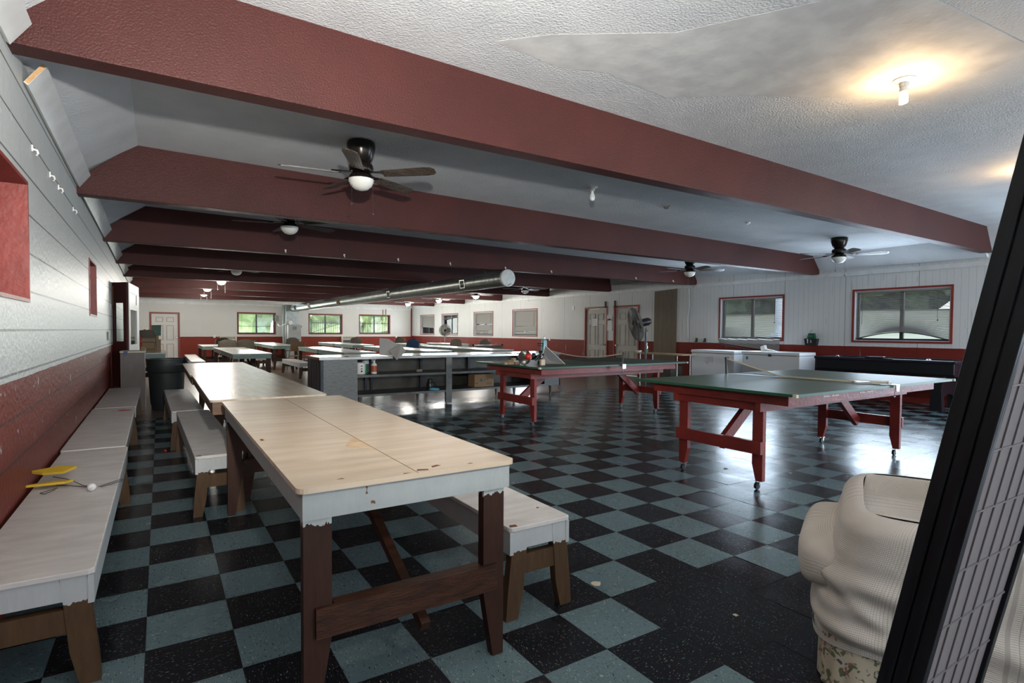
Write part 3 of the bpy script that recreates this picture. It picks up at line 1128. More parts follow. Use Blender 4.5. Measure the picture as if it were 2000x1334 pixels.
# basket with dice cup shape on the wall between the right windows
sb = SR-2.95
t = thing('wall_basket', 'small black tapered wall basket holding a green packet, marked with a bar and an S', 'basket')
FR.place(t)
mb = MB()
mb.prism([(sb-.13, 1.125), (sb-.105, .985), (sb+.105, .985), (sb+.13, 1.125)], 'y', -.10, -.004)
mb.build('basket', 'blackp', t)
mb = MB()
mb.prism([(sb-.075, 1.125), (sb-.05, 1.235), (sb+.06, 1.235), (sb+.08, 1.125)], 'y', -.085, -.02)
mb.build('packet', 'darkgreen', t)
mb = MB()
mb.box(sb-.05, sb+.05, -.087, -.085, 1.165, 1.19)
mb.build('packet_band', 'green', t)
mb = MB()
mb.prism([(sb-.068, 1.115), (sb-.048, 1.115), (sb-.048, 1.03), (sb-.060, 1.03)], 'y', -.103, -.10)
mb.build('bar_mark', 'white', t)
text_obj('letter_mark', 'S', .075, 'white', t, (sb+.01, -.101, 1.065), (R(90), 0, 0))
mb = MB()
mb.tube([(sb-.05, -.02, 1.24), (sb-.045, -.012, 1.28), (sb-.02, -.006, 1.305)], .003, 4)
mb.build('hanging_wire', 'wire', t)

# ------------------------------------------------------------------ outdoors
mb = MB()
mb.box(-60, 140, 26.3, 160, -.45, -.25)
struct(mb.build('ground_far', 'grass'))
mb = MB()


def hill(u, v):
    x = 11.9+u*70
    y = -45+v*150
    z = -.22 if u < .03 else -.22+3.3*(min(1, (u-.03)/.45))**1.1
    return (x, y, z+(.10*math.sin(x*.5)+.08*math.sin(y*.37))*min(1, u*6))


mb.grid(hill, 40, 50)
struct(mb.build('ground_slope', 'drygrass', smooth=True))


def tree(x, y, z, h, r, label, seed, leaf='leaves'):
    rg = random.Random(seed)
    t = thing('tree', label, 'tree', (x, y, z), 0, 'trees beyond the windows')
    mb = MB()
    mb.tube([(0, 0, -.3), (.05, 0, h*.3), (0, .1, h*.6)], [.22, .17, .1], 8)
    mb.build('trunk', 'darkwood', t)
    mb = MB()
    for k in range(9):
        c = (rg.uniform(-r, r)*.7, rg.uniform(-r, r)*.7, h*rg.uniform(.12, .9))
        rr = r*rg.uniform(.4, .7)
        vs = mb.sphere(c, rr, 1, 1, .9, 14)
        for v in vs:
            d = (v.co-Vector(c))
            k2 = 1+.28*math.sin(d.x*5/rr+k)*math.sin(d.y*5.3/rr)+.22*math.sin(d.z*7/rr+2*k)+rg.uniform(-.12, .12)
            v.co = Vector(c)+d*k2
    mb.build('crown', leaf, t, smooth=False)
    return t


tl = [(46, 2), (45, 8), (47, 14), (46, 20), (45, 27), (48, 34), (47, 42), (46, 51), (48, 61)]
tw = ['first', 'second', 'third', 'fourth', 'fifth', 'sixth', 'seventh', 'eighth', 'ninth']
for k, (x, y) in enumerate(tl):
    tree(x, y, 2.9, 7, 4.6, f'leafy tree on the dry slope beyond the right wall, {tw[k]} from the near end', k+1)
for k, (x, y) in enumerate([(-4, 66), (6, 70), (15, 66), (24, 70), (33, 66), (42, 68)]):
    tree(x, y, -.2, 7.5, 5.2, f'leafy tree far beyond the end wall, {tw[k]} from the left', 40+k, 'leaves_pale')

t = thing('picket_fence', 'black metal picket fence on the grass beyond the end wall windows', 'fence')
mb = MB()
for k in range(110):
    x = 9+k*.13
    mb.box(x-.012, x+.012, 39.99, 40.01, -.25, 1.95)
mb.build('pickets', 'fence', t)
mb = MB()
mb.box(9, 23.3, 39.98, 40.02, 1.75, 1.80)
mb.box(9, 23.3, 39.98, 40.02, -.1, -.05)
mb.build('rails', 'fence', t)
for k in range(6):
    mb = MB()
    mb.box(9+k*2.86-.04, 9+k*2.86+.04, 39.96, 40.04, -.3, 2.05)
    mb.build('post', 'fence', t)
t = thing('lawn_chair', 'blue moulded chair outside, beyond the end wall window next to the corner', 'chair', (15.1, 38.3, -.25), R(15))
mb = MB()
mb.box(-.5, .5, -.4, .4, .6, .7)
mb.build('seat', 'blue', t)
mb = MB()
mb.prism([(-.5, .7), (.5, .7), (.55, 1.7), (.35, 1.95), (-.35, 1.95), (-.55, 1.7)], 'y', .34, .42)
mb.build('backrest', 'blue', t)
for sx in (-.45, .45):
    for sy in (-.35, .35):
        mb = MB()
        mb.box(sx-.05, sx+.05, sy-.05, sy+.05, 0, .6)
        mb.build('leg', 'blue', t)
t = thing('utility_pole', 'pale round utility pole standing outside the window over the chest freezers', 'pole', (17.2, 10.55, -.2))
mb = MB()
mb.lathe([(.12, 0), (.10, 5)], (0, 0, 0), 14)
mb.build('pole', 'jamb', t, smooth=True)
mb = MB()
mb.box(-.24, -.10, -.12, .12, 1.15, 1.45)
mb.build('meter_box', 'jamb', t)

# ------------------------------------------------------------------ ceiling fans and lights


def make_fan(label, nb=5, base=29, grooved=True):
    """origin at the ceiling; hangs down about 0.45 m"""
    t = thing('ceiling_fan', label, 'ceiling fan', group='ceiling fans with frosted bowl lights')
    mb = MB()
    mb.lathe([(.118, 0), (.125, -.02), (.122, -.06), (.105, -.12), (.085, -.165), (.07, -.18)], seg=28)
    mb.build('housing', 'fanbody', t, smooth=True)
    mb = MB()
    mb.lathe([(.072, -.18), (.10, -.195), (.108, -.225), (.098, -.255), (.07, -.27)], seg=28)
    mb.build('motor', 'fanbody', t, smooth=True)
    for k in range(nb):
        a = R(base)+2*PI*k/nb
        rot = Matrix.Rotation(a, 4, 'Z')
        mb = MB()
        mb.bar((.08, 0, -.262), (.20, 0, -.275), .035, .008)
        mb.bar((.17, 0, -.273), (.26, 0, -.278), .075, .006)
        mb.xf(rot)
        mb.build('blade_iron', 'fanbody', t)
        mb = MB()
        pts = [(.20, -.052), (.60, -.068), (.66, -.058), (.685, -.03), (.685, .03), (.66, .058), (.60, .068), (.20, .052)]
        vs = mb.prism(pts, 'z', -.285, -.279)
        if grooved:
            for gy in (-.036, -.012, .012, .036):
                mb.box(.23, .665, gy-.005, gy+.005, -.288, -.285)
        mb.xf(rot @ Matrix.Translation((0, 0, -.28)) @ Matrix.Rotation(R(-13), 4, 'X') @ Matrix.Translation((0, 0, .28)))
        mb.build('blade', 'blade', t)
    mb = MB()
    mb.lathe([(.05, -.27), (.095, -.285), (.112, -.31), (.112, -.325)], seg=28)
    mb.build('light_ring', 'fanbody', t, smooth=True)
    mb = MB()
    mb.lathe([(.110, -.322), (.108, -.345), (.092, -.38), (.06, -.408), (.02, -.42), (.004, -.421)], seg=28)
    mb.build('glass_bowl', 'glassdome', t, smooth=True)
    for sx, ln in ((.10, .62), (-.09, .55)):
        mb = MB()
        mb.tube([(sx, -.02, -.32), (sx, -.02, -ln)], .0016, 5)
        mb.sphere((sx, -.02, -ln), .008, 1, 1, 1.5, 8)
        mb.build('pull_chain', 'wire', t)
    return t


fan = make_fan('large dark ceiling fan nearest the camera, grooved blades casting shadows on the second beam')
fan.location = (1.53, 4.86, 2.90)
LEFTX, RIGHTX = 1.42, 9.25
fans = [
    ((1.45, 7.62, 2.905), 22, 'ceiling fan in the left row, half hidden behind the second beam', False),
    ((1.45, 13.5, 2.86), 40, 'unlit ceiling fan in the left row, just before the lit ones', False),
    ((1.40, 16.4, 2.85), 5, 'ceiling fan with lit bowl, nearest of the three lit ones at left', True),
    ((1.25, 19.2, 2.83), 33, 'ceiling fan with lit bowl, middle of the three lit ones at left', True),
    ((1.33, 22.1, 2.83), 12, 'ceiling fan with lit bowl, farthest of the three lit ones at left', True),
    ((9.52, 4.82, 2.815), 12, 'ceiling fan above the right wall window over the air hockey table', False),
    ((9.25, 7.62, 2.80), 35, 'ceiling fan peeking out below the second beam at right', False),
    ((9.15, 13.5, 2.77), 20, 'unlit ceiling fan at right beyond the end cap of the round duct', False),
    ((9.10, 16.4, 2.76), 0, 'lit ceiling fan at right, nearest of the three lit ones there', True),
    ((9.04, 19.2, 2.74), 28, 'lit ceiling fan at right, middle of the three lit ones there', True),
    ((8.97, 22.1, 2.72), 50, 'lit ceiling fan at right, farthest one by the end wall corner', True),
]
lit_me = None
for loc, rz, lb, lit in fans:
    f = dup(fan, loc, R(rz-29), lb)
    if lit:
        for c in f.children:
            if c.name.startswith('glass_bowl'):
                if lit_me is None:
                    lit_me = c.data.copy()
                    lit_me.materials.clear()
                    lit_me.materials.append(M['litdome'])
                c.data = lit_me
                c['label'] = 'glowing frosted bowl'
        lamp('POINT', 'fan_light', (loc[0], loc[1], loc[2]-.50), 60, (1, .95, .86), shadow_soft_size=.14)


def lampholder(label, loc, bulb):
    t = thing('bulb_holder', label, 'light', loc)
    mb = MB()
    mb.lathe([(.068, 0), (.068, -.006), (.045, -.022), (.028, -.028), (.026, -.055)], seg=20)
    mb.build('porcelain_base', 'porcelain', t, smooth=True)
    mb = MB()
    if bulb == 'spiral':
        mb.lathe([(.022, -.055), (.026, -.065), (.026, -.085), (.02, -.09)], seg=16)
        mb.build('ballast', 'porcelain', t, smooth=True)
        mb = MB()
        pts = [(.021*math.cos(a), .021*math.sin(a), -.095-.0032*a/1.0*1.0) for a in [i*.35 for i in range(60)]]
        mb.tube(pts, .0062, 7)
        mb.build('spiral_tube', 'warmbulb', t, smooth=True)
    else:
        mb.lathe([(.013, -.055), (.016, -.075), (.030, -.115), (.031, -.135), (.024, -.157), (.008, -.166)], seg=18)
        mb.build('bulb', 'bulb', t, smooth=True)
    return t


lampholder('lit warm spiral bulb on a white ceiling holder in front of the first beam', (4.42, 1.83, 3.008), 'spiral')
lamp('POINT', 'spiral_bulb_light', (4.42, 1.83, 2.84), 16, (1, .66, .34), shadow_soft_size=.03)
lampholder('second lit warm bulb on the ceiling beyond the black folding screen', (7.75, 2.0, 2.978), 'spiral')
lamp('POINT', 'spiral_bulb_light', (7.75, 2.0, 2.82), 16, (1, .60, .28), shadow_soft_size=.03)
lampholder('added unseen warm bulb overhead, brightening the nearest long table from above', (.90, .45, 3.038), 'spiral')
lamp('POINT', 'spiral_bulb_light', (.90, .45, 2.87), 24, (1, .86, .72), shadow_soft_size=.03)  # lamp of the added out-of-view bulb, lights tabletops from above
lampholder('unlit white bulb hanging bare from the ceiling between the first two beams', (4.175, 4.815, 2.885), 'plain')
for loc, sz, lb in (((5.56, 4.957, 2.872), .055, 'small square box fixed to the ceiling behind the first beam'), ((7.25, 4.95, 2.855), .035, 'small white detector on the ceiling, right of the square box')):
    mb = MB()
    mb.lathe([(sz, 0), (sz, -.022), (sz*.8, -.03), (sz*.5, -.04)], seg=4 if sz > .05 else 16)
    tag(mb.build('ceiling_box', 'beige' if sz > .05 else 'porcelain', loc=loc), lb, 'detector')

# ------------------------------------------------------------------ round spiral duct, riser and furnace
P0, P1 = Vector((5.70, 9.0, 2.266)), Vector((4.93, 25.05, 2.20))
dd = (P1-P0).normalized()
LD = (P1-P0).length
t = thing('spiral_duct', 'long shiny round spiral duct hung under the beams, its white end cap facing us', 'duct', P0)
t.rotation_euler = dd.to_track_quat('Y', 'Z').to_euler()
mb = MB()
prof = []
n = 320
for i in range(n+1):
    y = LD*i/n
    prof.append((.158+(.0035 if i % 3 == 0 else 0), y))
vs = mb.lathe([(r, y) for r, y in prof], seg=28, axis='y', cap=False)
mb.build('duct_pipe', 'galv', t, smooth=True, autosmooth=80)
mb = MB()
mb.lathe([(.02, -.012), (.155, -.012), (.166, -.006), (.166, .05)], seg=32, axis='y')
mb.build('end_cap', paint('cap_white', (.62, .64, .62), .4, (.50, .52, .50), 14), t, smooth=True)
mb = MB()
mb.box(-.02, .075, -.0135, -.011, -.128, -.116, rot=(0, R(-28), 0))
mb.build('slot_mark', 'blackp', t)
for y, col_ in ((1.45, 'steel_lt'), (5.4, 'steel_lt'), (9.7, 'cardboard'), (13.2, 'heater'), (15.3, 'steel_dark')):
    mb = MB()
    a = .10
    xo = -.168
    for bx in ((-a, a, .07, .09), (-a, a, -.09, -.07), (-a, -a+.02, -.07, .07), (a-.02, a, -.07, .07)):
        mb.box(xo-.012, xo+.02, y+bx[0], y+bx[1], bx[2], bx[3])
    for k in range(6):
        mb.box(xo-.006, xo+.01, y-a+.02, y+a-.02, -.06+k*.022, -.052+k*.022, rot=(0, R(25), 0))
    mb.xf(Matrix.Rotation(R(-8), 4, 'Y'))
    mb.build('air_register', col_, t)
for k, y in enumerate((1.0, 3.95, 6.85, 9.75, 12.55, 15.3)):
    mb = MB()
    w = .16
    mb.tube([(-w, y, .0), (-w*.85, y, .14), (-.01, y, .50), (.01, y, .50), (w*.85, y, .14), (w, y, 0)], .004, 5)
    mb.build('hanging_strap', 'wire', t)

t = thing('furnace', 'grey metal furnace cabinet with vertical galvanised riser on the end wall', 'furnace', (4.93, 25.35, 0))
t.rotation_euler = (0, 0, FF.rz)
mb = MB()
mb.box(-.27, .27, -.33, .28, 0, 1.47)
mb.build('cabinet', 'furnace', t, bevel=.01)
mb = MB()
mb.box(-.33, .22, -.22, .28, 1.47, 2.33)
mb.build('riser', 'galv', t)
mb = MB()
mb.box(-.42, -.35, .0, .08, .05, 2.33)
mb.build('flue', 'galv', t)
for k in range(5):
    mb = MB()
    mb.box(-.08+k*.035, -.07+k*.035, -.337, -.33, 1.25, 1.40)
    mb.build('vent_slot', 'alum', t)
mb = MB()
pts = [(-.62, -.02, 1.50), (-.58, -.08, 1.42), (-.50, -.12, 1.40), (-.40, -.22, 1.50), (-.25, -.30, 1.56)]
mb.tube(pts, .02, 8)
mb.lathe([(.01, -.34), (.09, -.335), (.09, -.30), (.02, -.28)], c=(-.17, 0, 1.56), seg=18, axis='y')
t2 = mb.build('work_lamp', 'white', t)
mb = MB()
s_ = 5.10
mb.box(s_-.09, s_+.07, -.05, 0, 1.62, 1.88)
o = mb.build('breaker_box', 'furnace')
FF.place(o)
tag(o, 'small grey box on the end wall, left of the furnace riser', 'box')
mb = MB()
mb.box(s_+.96, s_+1.04, -.04, 0, 1.36, 1.44)
o = mb.build('thermostat', 'blackp')
FF.place(o)
tag(o, 'small dark thermostat on the end wall, right of the furnace', 'thermostat')
mb = MB()
mb.box(SR*0+9.98, 10.03, -.012, 0, 2.0, 2.30)
mb.box(10.13, 10.17, -.03, -.012, 1.45, 2.30)
o = mb.build('hanging_pole', 'woodtop')
FF.place(o)
tag(o, 'thin orange wooden pole against the end wall window nearest the corner', 'pole')
for s, lb in ((2.83, 'cream wall heater with slotted top, left of the first end wall window'), (7.92, 'cream wall heater with slotted top, right of the furnace')):
    t = thing('wall_heater', lb, 'heater', FF.p(s, 0, 0), FF.rz, 'slotted wall heaters')
    mb = MB()
    mb.box(0, .64, -.2, 0, .80, .97)
    mb.box(0, .04, -.2, 0, .08, .80)
    mb.box(.60, .64, -.2, 0, .08, .80)
    mb.box(.04, .60, -.2, 0, .08, .22)
    mb.build('casing', 'heater', t)
    mb = MB()
    mb.box(.04, .60, -.15, 0, .22, .80)
    mb.build('firebox', 'alum', t)
    mb = MB()
    for k in range(9):
        mb.box(.06+k*.06, .085+k*.06, -.203, -.2, .86, .945)
    mb.build('slots', 'alum', t)
for s, z, lb in ((2.66, .97, 'white double outlet on the end wall beside the left heater'), (10.70, .96, 'white outlet on the end wall right of the last window')):
    mb = MB()
    mb.box(s-.04, s+.04, -.015, 0, z-.06, z+.06)
    o = mb.build('wall_plate', 'white')
    FF.place(o)
    tag(o, lb, 'wall plate')

# ------------------------------------------------------------------ long tables and benches


def rounded_rect(x0, x1, y0, y1, r, n=4):
    pts = []
    for cx, cy, a0 in ((x1-r, y1-r, 0), (x0+r, y1-r, 90), (x0+r, y0+r, 180), (x1-r, y0+r, 270)):
        for k in range(n+1):
            a = R(a0+90*k/n)
            pts.append((cx+r*math.cos(a), cy+r*math.sin(a)))
    return pts


def make_table(label, W, L, top, apron, leg, seam=True, detailed=True, zt=.755, ins=.025):
    """long table; origin at the middle of the near short side on the floor, length along +y"""
    t = thing('long_table', label, 'table', group='long home-made dining tables')
    mb = MB()
    mb.prism(rounded_rect(-W/2, W/2, 0, L, .03), 'z', zt-.017, zt)
    if seam:
        mb.prism([(-.0015, .0), (.0015, .0), (.0015, L), (-.0015, L)], 'z', zt, zt+.0004)
    o = mb.build('tabletop', top, t, bevel=.003 if detailed else 0)
    mb = MB()
    i = .018
    zb = zt-.105
    mb.box(-W/2+i, W/2-i, i, i+.02, zb, zt-.02)
    mb.box(-W/2+i, W/2-i, L-i-.02, L-i, zb, zt-.02)
    mb.box(-W/2+i, -W/2+i+.02, i+.02, L-i-.02, zb, zt-.02)
    mb.box(W/2-i-.02, W/2-i, i+.02, L-i-.02, zb, zt-.02)
    mb.build('apron', apron, t)
    for sy in (0, 1):
        y0 = .045 if sy == 0 else L-.085
        for sx in (-1, 1):
            xo = sx*(W/2-ins)
            xi = sx*(W/2-ins-.088)
            xm = sx*(W/2-ins-.045)
            mb = MB()
            zc = .26
            mb.prism([(xo, zt-.02), (xi, zt-.02), (xi, zc), (xm, 0), (xo, 0)], 'y', y0, y0+.04)
            mb.build('leg', leg, t)
        mb = MB()
        yy = y0-.0 if sy == 0 else y0+.04
        x = W/2-ins-.035
        mb.box(-x, x, y0+.012, y0+.03, .262, .36) if not detailed else mb.box(-x, x, y0-.016 if sy == 0 else y0+.04, y0-.001 if sy == 0 else y0+.055, .262, .36)
        if detailed:
            mb.box(-x+.06, x-.06, y0, y0+.04, .345, .36)
        mb.build('crossbar', 'darkwood', t)
        mb = MB()
        s = 1 if sy == 0 else -1
        yb = y0+.02
        mb.bar((.04, yb-s*.03, .20), (.0, yb+s*.95, zt-.03), .035, .035)
        mb.build('brace', 'darkwood', t)
    return t


T1 = make_table('nearest long table, worn cream top with rust marks and white apron', .785, 2.40, 'tabletop', 'apron', 'leg')
T1.location = (.738, 1.722, 0)
mb = MB()
mb.box(-.0015, .0015, .004, 2.39, .755, .7556)
mb.build('top_seam', 'seamdark', T1)
for pts in ([(.005, .03), (.045, .02), (.05, .035), (.015, .05)], [(.07, .045), (.11, .06), (.10, .075), (.075, .065)], [(.20, .03), (.225, .028), (.22, .04)], [(-.02, .018), (-.05, .012), (-.045, .024)], [(-.26, .06), (-.235, .055), (-.24, .068)], [(-.37, .85), (-.355, .86), (-.36, .90), (-.372, .89)]):
    mb = MB()
    mb.prism(pts, 'z', .755, .7554)
    mb.build('rust_mark', 'rust', T1)
mb = MB()
mb.prism([(-.003, .45), (-.003, .74), (-.02, .72), (-.09, .56), (-.05, .50)], 'z', .755, .7553)
mb.build('worn_patch', 'wornwood', T1)
T2 = make_table('second long table in the left row, worn glossy top, behind the nearest one', .79, 2.44, 'tabletop2', 'apron_brown', 'darkwood', zt=.752, ins=.205)
T2.location = (.68, 4.26, 0)
T3 = make_table('third long table in the left row, beside the charcoal bin', .79, 2.44, 'tabletop2', 'apron_brown', 'darkwood', zt=.748, ins=.205)
T3.location = (.665, 6.76, 0)

TP = make_table('pale topped table with green apron, first past the bin', .76, 2.30, 'tabletop3', 'apron_green', 'darkwood', seam=False, detailed=False)
TP.location = (1.60, 12.25, 0)
spots = [
    ((1.60, 14.6), 'pale table directly behind the green aproned one past the bin'),
    ((1.42, 18.3), 'pale table at the far left, near the end wall door'),
    ((3.35, 18.3), 'pale table behind the tan folding chair'),
    ((3.40, 20.8), 'pale table in front of the brown board leaning on the end wall'),
    ((3.78, 12.1), 'pale table just behind the left end of the steel counter'),
    ((3.78, 14.5), 'pale table right of the tan folding chair, second behind the steel counter'),
    ((5.75, 12.2), 'pale table behind the upright grey card on the steel counter'),
    ((5.75, 14.6), 'pale table beyond the blue chair, right of its left neighbour'),
    ((5.85, 18.4), 'pale table left of the blue chair, near the right heater'),
    ((5.85, 20.8), 'farthest pale table in the row by the right heater'),
    ((7.55, 12.2), 'long pale table behind the middle of the steel counter'),
    ((7.60, 14.6), 'pale table in front of the brown chairs near the corner'),
    ((7.90, 18.4), 'pale table by the end wall window nearest the corner'),
    ((9.55, 18.4), 'last pale table, close to the far corner'),
]
for (x, y), lb in spots:
    dup(TP, (x, y, 0), 0, lb)


def make_bench(label, W, L, detailed=True):
    """low bench; origin in the middle of the near end on the floor, length along +y"""
    zt = .404
    t = thing('bench', label, 'bench', group='low white topped wooden benches')
    mb = MB()
    mb.prism(rounded_rect(-W/2, W/2, 0, L, .02, 3), 'z', zt-.02, zt)
    mb.build('seat', 'bench', t, bevel=.003 if detailed else 0)
    mb = MB()
    for s in (-1, 1):
        a, b = s*(W/2-.004), s*(W/2-.022)
        mb.box(min(a, b), max(a, b), .004, L-.004, zt-.12, zt-.021)
    mb.build('side_rail', 'bench_apron', t)
    for sy in (0, 1):
        y0 = .006 if sy == 0 else L-.046
        if detailed is False:
            y0 = .10 if sy == 0 else L-.15
        mb = MB()
        mb.prism([(-W/2+.10, zt-.021), (W/2-.10, zt-.021), (W/2-.085, zt-.10), (-W/2+.085, zt-.10)], 'y', y0+.001, y0+.038)
        mb.build('end_block', 'bench_apron', t)
        for s in (-1, 1):
            mb = MB()
            xo, xi = s*(W/2-.024), s*(W/2-.098)
            mb.prism([(xo, zt-.021), (xi, zt-.021), (s*(W/2-.075), .12), (s*(W/2-.048), 0), (s*(W/2+.012), 0), (s*(W/2+.006), .1)], 'y', y0, y0+.04)
            mb.build('leg', 'bench_leg', t)
        mb = MB()
        mb.prism([(-W/2+.082, .275), (W/2-.082, .275), (W/2-.074, .19), (-W/2+.074, .19)], 'y', y0+.004, y0+.04)
        mb.build('crosspiece', 'bench_leg', t)
    return t


B = make_bench('white bench at right of the nearest table, brown splayed legs, paint chipped at its corner', .325, 2.38)
B.location = (1.405, 1.935, 0)
BW = make_bench('nearest white bench along the left wall, a yellow dart and small ball on it', .37, 2.36)
BW.location = (-.385, 2.36, 0)
for bb, pts in ((B, [(-.155, .012), (-.12, .004), (-.115, .03), (-.145, .035)]), (B, [(.09, .16), (.11, .165), (.10, .18)])):
    mb = MB()
    mb.prism(pts, 'z', .404, .4046)
    mb.build('bare_chip', 'rust', bb)
bsp = [
    (BW, (-.400, 4.76), R(.4), 'second white bench along the left wall, with a red stain'),
    (BW, (-.410, 7.15), R(.4), 'third white bench along the left wall, ending at the taupe cabinet'),
    (B, (.33, 4.11), R(1.2), 'bench left of the long tables, its near end beside the first table leg'),
    (B, (.235, 6.53), R(1.2), 'farther bench left of the long tables, near the charcoal bin'),
    (B, (.85, 16.4), 0, 'bench along the left side of the far left tables'),
    (B, (.85, 18.8), 0, 'farthest bench along the left side of the far left tables'),
    (B, (2.72, 18.6), 0, 'bench left of the pale table behind the tan chair'),
    (B, (3.16, 14.6), 0, 'bench beside the tan folding chair and the steel counter'),
    (B, (2.28, 18.5), 0, 'bench at the right side of the far left table'),
]
for src, (x, y), rz, lb in bsp:
    dup(src, (x, y, 0), rz, lb, scale=(.9, 1, 1) if x in (.33, .235) else None)

# ------------------------------------------------------------------ table tennis tables


def make_tt(label, zt=.80):
    """origin on the floor under the centre; length along x"""
    t = thing('table_tennis_table', label, 'table tennis table')
    mb = MB()
    for s in (-1, 1):
        a, b = sorted((s*.0015, s*1.37))
        mb.box(a, b, -.7625, .7625, zt-.019, zt)
    mb.build('tabletop', 'greentop', t)
    mb = MB()
    e = .003
    mb.box(-1.37-e, 1.37+e, -.7625-e, -.7625, zt-.021, zt-.0005)
    mb.box(-1.37-e, 1.37+e, .7625, .7625+e, zt-.021, zt-.0005)
    mb.box(-1.37-e, -1.37, -.7625, .7625, zt-.021, zt-.0005)
    mb.box(1.37, 1.37+e, -.7625, .7625, zt-.021, zt-.0005)
    mb.build('edge_band', 'greenedge', t)
    for cx, cy in ((-1.37, -.7625), (1.37, .7625), (1.37, -.7625)):
        mb = MB()
        mb.box(cx-.014, cx+.014, cy-.014, cy+.014, zt-.022, zt+.001)
        mb.build('corner_clip', 'tape', t)
    mb = MB()
    X, Y, w = 1.255, .645, .04
    za, zb = zt-.105, zt-.022
    mb.box(-X, X, -Y, -Y+w, za, zb)
    mb.box(-X, X, Y-w, Y, za, zb)
    mb.box(-X, -X+w, -Y+w, Y-w, za, zb)
    mb.box(X-w, X, -Y+w, Y-w, za, zb)
    mb.build('upper_frame', 'redtable', t)
    lx, ly = 1.165, .36
    mb = MB()
    zc, zd = zt-.175, zt-.106
    mb.box(-1.25, 1.25, -ly-.06, -ly-.02, zc, zd)
    mb.box(-1.25, 1.25, ly+.02, ly+.06, zc, zd)
    for s in (-1, 1):
        mb.box(s*lx-.045, s*lx+.045, -ly-.019, ly+.019, zc, zd)
    mb.build('lower_frame', 'redtable', t)
    for sx in (-1, 1):
        for sy in (-1, 1):
            x = sx*lx
            y = sy*(ly-.0)
            mb = MB()
            zl = .068
            yo, yi = y+sy*.045, y-sy*.045
            mb.prism([(yo, zc), (yi, zc), (yi, .20), (y-sy*.012, zl), (yo, zl)], 'x', x-.02, x+.02)
            mb.build('leg', 'redtable', t)
            mb = MB()
            mb.box(x-.018, x+.018, y-.02, y+.02, zl-.004, zl)
            mb.box(x-.014, x+.0, y-.016, y-.013, .028, zl-.004)
            mb.box(x-.014, x+.0, y+.013, y+.016, .028, zl-.004)
            o = mb.build('caster_fork', 'chrome', t)
            mb = MB()
            mb.lathe([(.006, -.012), (.027, -.011), (.029, 0), (.027, .011), (.006, .012)], (x-.014, y, .029), 16, 'y')
            mb.build('wheel', 'blackp', o, smooth=True)
        mb = MB()
        x = sx*lx
        mb.box(x-sx*.0-.022*1-sx*.022+.0, x+.022-sx*.022, -ly-.048, ly+.048, .285, .385) if False else mb.box(*(sorted((x+sx*.021, x+sx*.058))), -ly-.05, ly+.05, .285, .385)
        mb.build('crossbar', 'redtable', t)
        mb = MB()
        mb.bar((x+sx*.0-sx*.01, 0, .29), (x-sx*.50, 0, zc+.045), .045, .09)
        mb.build('brace', 'redtable', t)
    mb = MB()
    mb.box(-.75, .75, -.045, .045, zc+.03, zc+.068)
    mb.build('centre_rail', 'redtable', t)
    return t


TT2 = make_tt('nearer of the two red legged table tennis tables, collapsed net lying across it')
TT2.location = (5.164, 2.967, 0)
TT2.rotation_euler = (0, 0, R(.4))
TT1 = dup(TT2, (5.255, 6.227, -.012+.012), R(1.4), 'farther of the two red legged table tennis tables, clutter at its near left corner')
for x0 in (-.77, -.20):
    for k in range(9):
        if k == 4:
            continue
        x = x0+k*.026
        mb = MB()
        mb.box(x, x+.018, -.6462, -.6455, .735, .735+(.008 if k in (3, 6) else .012))
        mb.build('paint_mark', 'paper', TT2)


def net_thing(name, label, pts_top, pts_bot, posts, clamps):
    t = thing(name, label, 'net')
    n = len(pts_top)
    mb = MB()
    for i in range(n-1):
        mb.quad(pts_bot[i], pts_bot[i+1], pts_top[i+1], pts_top[i])
    for v in mb.bm.verts:
        pass
    o = mb.build('mesh_net', 'netcloth', t)
    mb = MB()
    for i in range(n-1):
        mb.bar(pts_top[i], pts_top[i+1], .006, .014)
    mb.build('top_tape', 'tape', t)
    mb = MB()
    for i in range(n-1):
        mb.bar(pts_bot[i], pts_bot[i+1], .005, .005)
    mb.build('bottom_cord', 'blackp', t)
    for p, q, m in posts:
        mb = MB()
        mb.tube([p, q], .009, 8)
        mb.sphere(q, .014, seg=10)
        mb.build('post', m, t)
    for c, s in clamps:
        mb = MB()
        mb.box(c[0]-.03, c[0]+.03, c[1]-.03, c[1]+.03, c[2]-.004, c[2])
        mb.box(c[0]-.03, c[0]+.03, c[1]+s*.03-.004, c[1]+s*.03+.004, c[2]-.06, c[2])
        mb.tube([(c[0], c[1]+s*.01, c[2]-.11), (c[0], c[1]+s*.01, c[2]-.035)], .004, 6)
        mb.tube([(c[0]-.02, c[1]+s*.01, c[2]-.105), (c[0]+.02, c[1]+s*.01, c[2]-.105)], .003, 5)
        mb.build('clamp', 'chrome', t)
    return t


Z8 = .80
a1, b1 = Vector((5.345, 7.02, Z8)), Vector((5.92, 5.50, Z8))
a1 = Vector((5.20, 7.00, Z8))
b1 = Vector((5.30, 5.46, Z8))
top, bot = [], []
for i in range(21):
    u = i/20
    p = a1.lerp(b1, u)
    sag = .075*math.sin(PI*u)
    wob = .03*math.sin(PI*u)
    top.append((p.x+wob, p.y, Z8+.145-sag+.0))
    bot.append((p.x-wob*.5, p.y, Z8+.045-sag*.45+.0))
net_thing('table_net', 'sagging black net with pale tape, still standing on the farther table tennis table', top, bot, [((a1.x, a1.y, Z8), (a1.x, a1.y, Z8+.16), 'white'), ((b1.x, b1.y, Z8-.05), (b1.x+.01, b1.y, Z8+.15), 'blackp')], [((a1.x, a1.y-.02, Z8+.004), 1), ((b1.x, b1.y+.0, Z8+.004), -1)])
top, bot = [], []
a2, b2 = Vector((5.12, 3.72, Z8)), Vector((5.25, 2.22, Z8))
